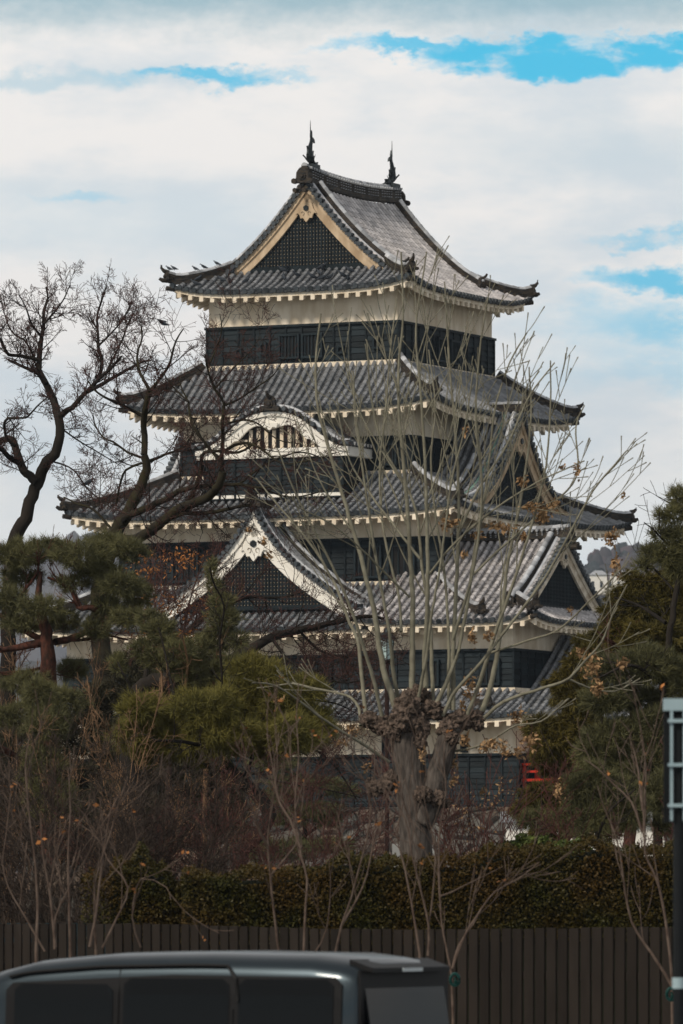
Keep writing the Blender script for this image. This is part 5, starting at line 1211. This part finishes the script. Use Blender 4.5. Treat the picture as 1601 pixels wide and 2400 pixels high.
# --- bare shrubs at lower left, and others
def shrub(label, xs, d, ytop, nst, seed, m='graytwig', name='bare_shrub', L=2.4, r=.0075, lean=.25, per=10, tonefn=None, mx=3, group='bare winter shrubs'):
    xm = sum(xs)/2; root = GM(xm, d, name, label, 'shrub', group); ws = Wood(seed)
    H_ = ZC+(YH-ytop)*d/F
    for i in range(nst):
        b = np.array([(ws.rg.uniform(xs[0]+.25*(xs[1]-xs[0]), xs[1]-.25*(xs[1]-xs[0]))-CX)*d/F, d+ws.rg.uniform(-.5, .5), 0]); h = H_*ws.rg.uniform(.6, 1.05)
        q = np.array([ws.rg.normal(0, lean), ws.rg.normal(0, lean*.6), 1.]); n = 14; P = [b]; 
        for s_ in range(n):
            q = q+ws.rg.normal(0, .07, 3); q[2] = max(q[2], .6); q /= np.linalg.norm(q); P.append(P[-1]+q*h/n)
        rr2 = r*ws.rg.uniform(.7, 1.5); rad = np.linspace(rr2, rr2*.4, n+1); ws.add(P, rad, 0)
        ws.sprout((np.array(P), rad), per, .5, .6, 1, mx, (4, 3), t0=.3, ang=(20, 50), lr=.55, wob=.25, up=.06, seg=.08, rmin=.0035)
    ws.build('stems', M[m], root, 0, 0, 6, tonefn); ws.build('twigs', M[m], root, 1, 4, 3, tonefn); attach(root); return root
shrub('grey bare shrub with fine twigs at the left edge above the teal fence', (-60, 190), 80, 1730, 16, 201)
shrub('grey bare shrub with arching twigs in front of the dark hedge', (130, 360), 78, 1720, 18, 202)
shrub('brownish bare shrub between the dark hedge and the leaning pine', (320, 560), 82, 1790, 16, 203, 'bark_twig')
shrub('straw coloured bare shrub with pale shoots under the red pine', (60, 360), 86, 1560, 12, 204, 'straw', L=2, per=3)
shrub('tangled brown shrub between the yellow pine and the red pine', (240, 620), 87, 1600, 12, 210, 'bark_twig', per=8, lean=.5)
shrub('tangled grey thicket low behind the two hedges at left', (150, 520), 79, 1800, 12, 211, per=9, lean=.5)
shrub('thin straw coloured bush at the far left below the red pine', (-40, 120), 101, 1290, 12, 205, 'straw', per=2, lean=.08)
shrub('purplish bare shrub in front of the stone base left of the lamp post', (600, 860), 88, 1800, 5, 206, 'bark_twig', tonefn=lambda P, r, tn: np.full(len(P), .5+.3*tn))
shrub('bare bush with curled dry leaves right of the pollarded trunk', (1040, 1180), 80, 1880, 5, 207, 'bark_twig', lean=.35)
shrub('reddish twiggy shrub under the conifers at right', (1380, 1560), 80, 1720, 5, 208, 'bark_twig', tonefn=lambda P, r, tn: np.full(len(P), .8))
pl2 = GM(1130, 82, 'dry_leaf_bush', 'small bush of brown curled leaves against the stone base', 'bush'); P_, D_ = blob_points([(1070, 1900, 40, 40), (1130, 1880, 50, 40), (1180, 1850, 40, 40), (1100, 1950, 50, 30)], 170, 82, r2, .1)
leaf_mesh('dry_leaves', pl2, M['seed'], P_, .05, r2, .4, 1.); wv = Wood(9)
for i in range(10): wv.grow(np.array([*ground_at(1130, 82)]), np.array([rg.uniform(-.25, .25), 0, 1.]), 3.2, .012, 0, 2, (8, 3), wob=.1, up=.05, seg=.12)
wv.build('stems', M['bark_twig'], pl2, 0, 3, 4); attach(pl2)

# --- foreground saplings (behind the car, in front of the board fence)
def sapling(label, d, stems, seed, tone=.2, r=3.0, per=3.0, cat='sapling'):
    root = GM(stems[0][0][0], d, 'sapling', label, cat, 'young bare trees along the fence'); ws = Wood(seed); pm = d/F
    x0, y0 = stems[0][0]; g = ground_at(x0, d); 
    ws.add(*resample([g, W(x0+2, (y0+YH+2.25*F/d)/2, d), W(x0, y0, d)], [r*pm*1.35, r*pm*1.25, r*pm*1.15], .15), 0)
    for i, px in enumerate(stems):
        ri = r*(1 if i < 2 else .75); q = ws.limb(px, d, ri*pm, ri*.3*pm, 0, ws.rg.uniform(-.5, .5), .02, .1)
        ws.sprout(q, per, .55, .55, 1, 2, (3, 2), t0=.25, ang=(18, 42), lr=.5, wob=.12, up=.08, seg=.08, rmin=.0035)
    fn = lambda P, r_, tn: np.clip((P[:, 2]-1.6)/1.5, 0, 1)*tone+0*r_
    ws.build('stem', M['sapling'], root, 0, 0, 8, fn); ws.build('twigs', M['sapling'], root, 1, 4, 4, fn)
    tp_ = [q[0][-1] for q in ws.L if q[2] >= 1]; pk = ws.rg.choice(len(tp_), min(len(tp_), 7), replace=False)
    leaf_mesh('dry_leaves', root, M['deadleaf'], np.repeat(np.array([tp_[i] for i in pk]), 2, 0)+ws.rg.normal(0, .02, (2*len(pk), 3)), .05, ws.rg, .6, 1.); attach(root); return root
sapling('thin reddish sapling rising through the middle of the car roof', 60, [[(655, 2236), (640, 2120), (632, 2030), (628, 1960), (640, 1880), (650, 1800), (648, 1700)], [(630, 1980), (600, 1930), (610, 1860), (560, 1780)], [(636, 2050), (700, 1960), (655, 1880), (640, 1750)]], 301, 1.)
sapling('pale stemmed sapling with dark red crown left of centre', 59, [[(712, 2236), (716, 2120), (720, 2060), (705, 2000), (692, 1890), (700, 1780), (695, 1680), (700, 1600)], [(705, 1990), (680, 1920), (655, 1880), (640, 1800), (625, 1720)], [(692, 1900), (710, 1840), (735, 1780)]], 302, 1.)
sapling('leaning red sapling behind the rear window of the car', 60.5, [[(785, 2236), (800, 2170), (825, 2100), (840, 2040), (862, 1960), (868, 1890), (855, 1830), (830, 1790), (820, 1700)], [(800, 2170), (835, 2110), (860, 2050), (880, 1950), (900, 1900)], [(740, 2230), (765, 2180), (775, 2080), (770, 2000)]], 303, 1.)
sapling('slim three-stemmed brown sapling in front of the pollarded trunk', 58.5, [[(984, 2240), (975, 2180), (965, 2120), (950, 2040), (930, 1950), (945, 1880), (930, 1790), (915, 1740)], [(1003, 2240), (1005, 2170), (985, 2080), (965, 2000), (950, 1920), (900, 1830), (880, 1780)], [(1006, 2160), (1015, 2090), (1020, 1990), (1000, 1900), (985, 1820)]], 304, .3)
sapling('forked brown sapling with a green tie beside the car tail', 59.5, [[(1062, 2390), (1058, 2290), (1050, 2240), (1035, 2160), (1030, 2060), (1030, 1950), (1045, 1860), (1040, 1780), (1045, 1720)], [(1060, 2270), (1085, 2200), (1115, 2150), (1160, 2090), (1215, 2060), (1265, 2020)], [(1060, 2270), (1075, 2215), (1110, 2165), (1150, 2100), (1230, 2050), (1285, 2045)], [(1032, 2100), (1060, 2090), (1120, 2060), (1180, 2030)]], 305, .25)
sapling('curved pale sapling beside the dark sign post', 59, [[(1576, 2340), (1572, 2260), (1560, 2160), (1545, 2080), (1530, 2040), (1512, 2000), (1510, 1930), (1505, 1860), (1512, 1780), (1500, 1700), (1480, 1600)], [(1574, 2310), (1545, 2260), (1510, 2210), (1480, 2160), (1465, 2090), (1455, 2010), (1440, 1950), (1415, 1890), (1400, 1840)], [(1505, 1950), (1480, 1880), (1440, 1840), (1400, 1800), (1370, 1780)], [(1506, 1900), (1495, 1800), (1480, 1740)], [(1508, 1950), (1512, 1850), (1515, 1800), (1500, 1720)]], 306, 1., r=3.8)
sapling('grey sapling with slender stems at the lower left corner', 58, [[(85, 2220), (88, 2120), (82, 2020), (70, 1920), (60, 1800), (70, 1720)], [(130, 2220), (118, 2100), (100, 2000), (95, 1900)], [(105, 2230), (60, 2150), (20, 2080), (0, 2000)]], 307, .1, 3.5)
sapling('grey sapling with straight stems left of the car window', 58.5, [[(165, 2225), (162, 2120), (160, 2000), (165, 1900), (160, 1800)], [(210, 2220), (225, 2140), (240, 2020), (260, 1900), (290, 1850)], [(128, 2225), (130, 2150), (170, 2060), (190, 1980)]], 308, .1, 3.5)
sapling('slender grey sapling with arching tips above the car roof', 59, [[(225, 2225), (222, 2150), (225, 2060), (260, 1950), (280, 1880), (300, 1820)], [(240, 2222), (270, 2160), (300, 2080), (250, 2010), (235, 1940)], [(330, 2220), (310, 2150), (330, 2060), (390, 2080), (400, 2110)]], 309, .15, 3.2)
for (px, py, dd, lb_) in ((1066, 2296, 59.3, 'round green tie on the forked sapling by the car tail'), (1573, 2330, 58.8, 'round green tie on the curved sapling by the sign post')):
    m_ = MB(); c = W(px, py, dd); R_ = .042
    m_.tube([(R_*math.cos(a), -.03, R_*1.3*math.sin(a)) for a in [k*math.pi/7 for k in range(15)]], .016, 8); m_.tube([(0, -.03, -.05), (.012, -.045, -.015), (0, -.04, .02)], [.012, .02, .014], 8)
    o = m_.build('tree_tie', mat('dark_green_plastic', (.005, .03, .026), .4, (.012, .055, .05), 30, 0, 10, 0), None, True); o.location = c; tag(o, lb_, 'tree tie')

# ================================================================== CAR
car_a = R(26); carx = ((829-CX)*42/F, 42.0)
car = empty('parked_car', (carx[0], carx[1], 0), 'dark blue grey boxy minivan parked in front of the fence, seen from behind its side', 'car')
car.rotation_euler = (0, 0, math.pi-car_a)      # local +x forward (left in the photo), local +y towards the viewer side
paint = mat('dark_metallic_paint', (.022, .032, .040), .32, None, 3, 0, 10, 0, metal=.7, spec=.3, coat=.25, mix=0)
glass = mat('privacy_glass', (.005, .006, .007), .12, None, 3, 0, 10, 0, spec=.12, mix=0); rglass = mat('rear_glass', (.004, .005, .006), .03, None, 3, 0, 10, 0, spec=.10, mix=0); rub = mat('black_trim', (.012, .012, .013), .5, None, 3, 0, 10, 0, mix=0)
chrome = mat('pale_lamp_lens', (.55, .6, .62), .3, None, 3, 0, 10, 0, mix=0); redl = mat('red_lamp_lens', (.35, .02, .015), .2, None, 3, 0, 10, 0, coat=1., mix=0)
half = [(0, 1.87), (.30, 1.868), (.50, 1.855), (.60, 1.835), (.655, 1.805), (.685, 1.765), (.70, 1.72), (.712, 1.62), (.725, 1.40), (.738, 1.10), (.745, .95), (.745, .60), (.735, .38), (.70, .26), (.55, .24), (0, .24)]
def section(x):
    # roof height along the car, nose profile
    zr = np.interp(x, [0, .08, .35, 1.2, 1.9, 2.45, 2.75, 3.25, 3.36, 3.42], [1.80, 1.835, 1.87, 1.885, 1.87, 1.825, 1.755, 1.10, .95, .70]); ins = np.interp(x, [0, .06, .2, 3.0, 3.42], [.03, .01, 0, 0, .10])
    out = []
    for y, z in half:
        y2 = y*(1-ins)
        if z > .9: z2 = .9+(z-.9)*(zr-.9)/(1.87-.9) if zr > .9 else z*0+zr
        else: z2 = min(z, zr-.01*(1-z))
        out.append((y2, z2))
    return out
m_ = MB(); rings = []
for x in [0, .02, .06, .15, .35, .7, 1.1, 1.5, 1.9, 2.2, 2.45, 2.6, 2.75, 2.9, 3.05, 3.25, 3.33, 3.39, 3.42]:
    s_ = section(x); rings.append([(x, y-.745, z) for y, z in s_]+[(x, -y-.745, z) for y, z in s_[::-1][1:-1]])
# local y: near side at y=0 -> body centre at -.745
m_.sweep(rings); body = m_.build('body', paint, car, True)
def side_y(z): 
    zz = [p[1] for p in half[::-1]][2:]; yy = [p[0] for p in half[::-1]][2:]; return float(np.interp(z, zz, yy))
def sidepanel(name, x0, x1, z0, z1, m, off=.006, par=body, chamf=.05, sg=1):
    b = MB(); n = 6; t = []
    xs_ = [x0, x0+chamf, (x0+x1)/2, x1-chamf, x1]
    for i, x in enumerate(xs_):
        zr = section(x)[0][1]; ztop = min(z1, zr-.13); c = .04 if i in (0, 4) else 0; col_ = []
        for k in range(n+1):
            z = z0+c+(ztop-c-z0-c)*k/n; col_.append((x, sg*(side_y(z)+off)-.745, z))
        t.append(col_)
    for i in range(4):
        for k in range(n): b.quad(t[i][k], t[i+1][k], t[i+1][k+1], t[i][k+1])
    return b.build(name, m, par)
for sg in (1, -1):
    sidepanel('window_frame', .10, 2.62, 1.02, 1.725, rub, .004, sg=sg)
    sidepanel('side_window', .16, .86, 1.06, 1.70, glass, .010, sg=sg); sidepanel('side_window', .93, 1.72, 1.06, 1.70, glass, .010, sg=sg); sidepanel('side_window', 1.80, 2.55, 1.06, 1.66, glass, .010, sg=sg)
# door shuts and roof drip rail
m_ = MB(); pts = [(x, side_y(1.76)+.012-.745, section(x)[5][1]+.012) for x in np.linspace(.95, 2.6, 16)]; pts = [(.86, side_y(1.45)-.745+.012, 1.55), (.88, side_y(1.68)-.745+.012, 1.70)]+pts
m_.tube(pts, .012, 6); m_.tube([(1.76, side_y(z)-.745+.008, z) for z in (1.78, 1.6, 1.4, 1.1, .6, .35)], .007, 5); m_.tube([(.9, side_y(z)-.745+.008, z) for z in (1.5, 1.1, .6, .35)], .007, 5); m_.build('door_seam', rub, body)
m_ = MB(); m_.box((-.008, -.745, 1.36), .02, 1.36, .80); m_.build('rear_surround', rub, body); m_ = MB(); ra = Vector((math.cos(.16), 0, -math.sin(.16))); m_.box((-.045, -.745, 1.38), .03, 1.22, .60, (ra, Y, Vector((-math.sin(-.16)*1, 0, math.cos(.16))).cross(Y).cross(Y)*-1 if False else ra.cross(Y))); m_.build('rear_window', rglass, body)
m_ = MB(); m_.sweep([[(-.07, -.745+s*.60, 1.775), (.10, -.745+s*.60, 1.832), (.10, -.745+s*.60, 1.78), (-.07, -.745+s*.60, 1.745)] for s in (-1, -.6, 0, .6, 1)]); sp__ = m_.build('roof_spoiler', rub, body)
m_ = MB(); m_.box((-.074, -.745, 1.76), .012, .30, .024); m_.build('brake_light', chrome, sp__)
m_ = MB(); m_.box((-.03, -.745, .42), .10, 1.42, .30); m_.build('rear_bumper', paint, body)
for s in (-1, 1):
    m_ = MB(); m_.box((-.014, -.745+s*.66, 1.0), .03, .12, .5); m_.build('tail_light', redl, body); m_ = MB(); m_.box((3.38, -.745+s*.55, .78), .06, .26, .16); m_.build('headlight', chrome, body)
m_ = MB(); m_.poly([(2.80, -.745+y, z) if k < 2 else (3.22, -.745+y, z) for k, (y, z) in enumerate([(-.6, 1.66), (.6, 1.66), (.66, 1.16), (-.66, 1.16)])]); m_.build('windscreen', glass, body)
for x in (.55, 2.85):
    for s in (0, 1):
        y = -.02 if s == 0 else -1.47; m_ = MB(); m_.tube([(x, y-.16*(1 if s == 0 else -1), .27), (x, y, .27)], .27, 22); wh = m_.build('wheel', rub, car, False); m_ = MB(); m_.tube([(x, y, .27), (x, y+.012*(1 if s == 0 else -1), .27)], [.18, .16], 18); m_.build('rim', chrome, wh)
# ================================================================== SIGN ON POST
sg_ = empty('sign_post', ((1592-CX)*38/F, 38, 0), 'dark post carrying the back of a framed sign at the right edge', 'sign post')
alu = mat('pale_blue_grey_metal', (.32, .42, .46), .45, (.24, .33, .37), 6, 0, 10, 0); pnl = mat('dark_sign_back', (.012, .014, .016), .5, None, 3, 0, 10, 0)
q = 38/F; zt_ = ZC+(YH-1638)*q; m_ = MB(); m_.tube([(0, 0, 0), (0, 0, zt_-.1)], .034, 14); m_.build('post', pnl, sg_)
m_ = MB(); m_.box(((1720-1592)*q/2+(1556-1592)*q/2, .05, (ZC+(YH-1928)*q+zt_)/2), (1720-1556)*q, .012, zt_-(ZC+(YH-1928)*q)); pn = m_.build('sign_panel', pnl, sg_)
m_ = MB(); m_.box(((1720-1592)*q/2+(1555-1592)*q/2, .0, zt_-.035), (1720-1555)*q, .11, .072); m_.build('top_rail', alu, pn)
for xx in (1573, 1603, 1690): m_ = MB(); m_.box(((xx-1592)*q, -.045, ZC+(YH-1795)*q), .016, .016, 258*q); m_.build('upright', alu, pn)
for yy in (1690, 1793, 1888): m_ = MB(); m_.box((.11, -.064, ZC+(YH-yy)*q), .36, .018, .02); m_.build('cross_rail', alu, pn)
m_ = MB(); m_.tube([(0, 0, ZC+(YH-2317)*q), (0, 0, ZC+(YH-2291)*q)], .042, 14); m_.build('clamp_band', alu, sg_)
# ================================================================== BIRDS
def pigeon(name, loc, rz, label, group, s=1., perch=True, tail=-.12):
    m_ = MB(); body_ = [(-.20, .03, .012), (-.13, .05, .03), (-.05, .075, .055), (.03, .10, .062), (.09, .135, .045), (.115, .165, .030), (.135, .19, .028), (.155, .19, .018), (.18, .183, .004)]
    rings = [[(x*s, r_*.85*s*math.cos(k*math.pi/4), (z+r_*math.sin(k*math.pi/4))*s) for k in range(8)] for x, z, r_ in body_]
    m_.sweep(rings)
    o = m_.build(name, M['pigeon'], None, True); o.location = loc; o.rotation_euler = (0, 0, rz); tag(o, label, 'pigeon', group)
    for sg in (-1, 1):
        w_ = MB()
        if perch: w_.sweep([[(.05*s, sg*.05*s, .12*s), (-.04*s, sg*.062*s, .10*s), (-.17*s, sg*.03*s, .045*s), (-.03*s, sg*.055*s, .06*s)], [(.05*s, sg*.058*s, .12*s), (-.04*s, sg*.07*s, .10*s), (-.17*s, sg*.036*s, .045*s), (-.03*s, sg*.062*s, .06*s)]])
        else: w_.sweep([[(.07*s, sg*.04*s, .10*s), (.10*s, sg*.18*s, .20*s), (.02*s, sg*.36*s, .14*s), (-.03*s, sg*.2*s, .17*s), (-.05*s, sg*.04*s, .09*s)], [(.07*s, sg*.04*s, .09*s), (.10*s, sg*.18*s, .19*s), (.02*s, sg*.36*s, .135*s), (-.03*s, sg*.2*s, .16*s), (-.05*s, sg*.04*s, .08*s)]])
        w_.build('wing', M['pigeon'], o)
        if perch: l_ = MB(); l_.tube([(.0, sg*.02*s, .06*s), (.005, sg*.02*s, -.005)], .006, 5); l_.build('leg', M['pigeon'], o)
    return o
M['pigeon'] = mat('pigeon_feathers', (.035, .042, .052), .6, (.07, .08, .095), 12, 0, 10, 0)
CM = Matrix.Translation(CL) @ Matrix.Rotation(-TH, 4, 'Z')
D1_ = 1.9; br = random.Random(2)
for pxx, lab in ((389, 'pigeon perched on the upturned tip of the top roof hip ridge'), (408, 'pigeon low on the hip ridge next to the tip'), (458, 'pigeon leaning forward in the middle of the hip ridge'), (478, 'pigeon sitting upright further up the hip ridge'), (508, 'highest pigeon on the hip ridge, near the gable foot')):
    best = None
    for k in range(200):
        dd = 2.6*k/199; P = rs5(-1, -(5.70-dd), dd) if dd < 1.95 else rs5(-1, -3.72, dd)
        wp_ = CM @ P; px_ = CX+F*wp_.x/wp_.y
        if best is None or abs(px_-pxx) < best[0]: best = (abs(px_-pxx), wp_, dd)
    z_ = .45+(.12 if best[2] < .4 else 0); pigeon('pigeon', best[1]+Vector((0, 0, z_)), br.choice([2.6, 3.4, .3]), lab, 'pigeons on the left hip ridge', .95)
for i in range(20):
    x = br.uniform(-4.4, 2.6); dd = br.uniform(.2, 1.6)
    if abs(x) > 5.0-dd: continue
    P = CM @ (fs5(-1, x, dd)+Vector((0, 0, .12))); pigeon('pigeon', P, br.uniform(0, 6.28), 'dark pigeon resting on the front skirt tiles of the top roof', 'pigeons on the front skirt tiles', 1.2)
pigeon('pigeon', Vector(W(382, 765, 180)), 2.8, 'pigeon flying between the left trees and the keep', 'pigeons around the keep', 1.0, False)
pigeon('pigeon', Vector(W(207, 1139, 121)), .5, 'small bird perched in twigs of the far left cherry', 'pigeons around the keep', .75)
# ================================================================== HAZE
hz = MB(); hz.bx(-1400, 1400, -6, 5700, -1.5, 350); hz_o = hz.build('haze', bpy.data.materials.new('pale_air')); tag(hz_o, kind='stuff')
hm = hz_o.data.materials[0]; hm.use_nodes = True; t = hm.node_tree
for n_ in list(t.nodes): t.nodes.remove(n_)
pv_ = t.nodes.new('ShaderNodeVolumePrincipled'); pv_.inputs['Color'].default_value = (.72, .82, .95, 1); pv_.inputs['Density'].default_value = .00009; pv_.inputs['Anisotropy'].default_value = .2
oo = t.nodes.new('ShaderNodeOutputMaterial'); t.links.new(pv_.outputs[0], oo.inputs['Volume'])
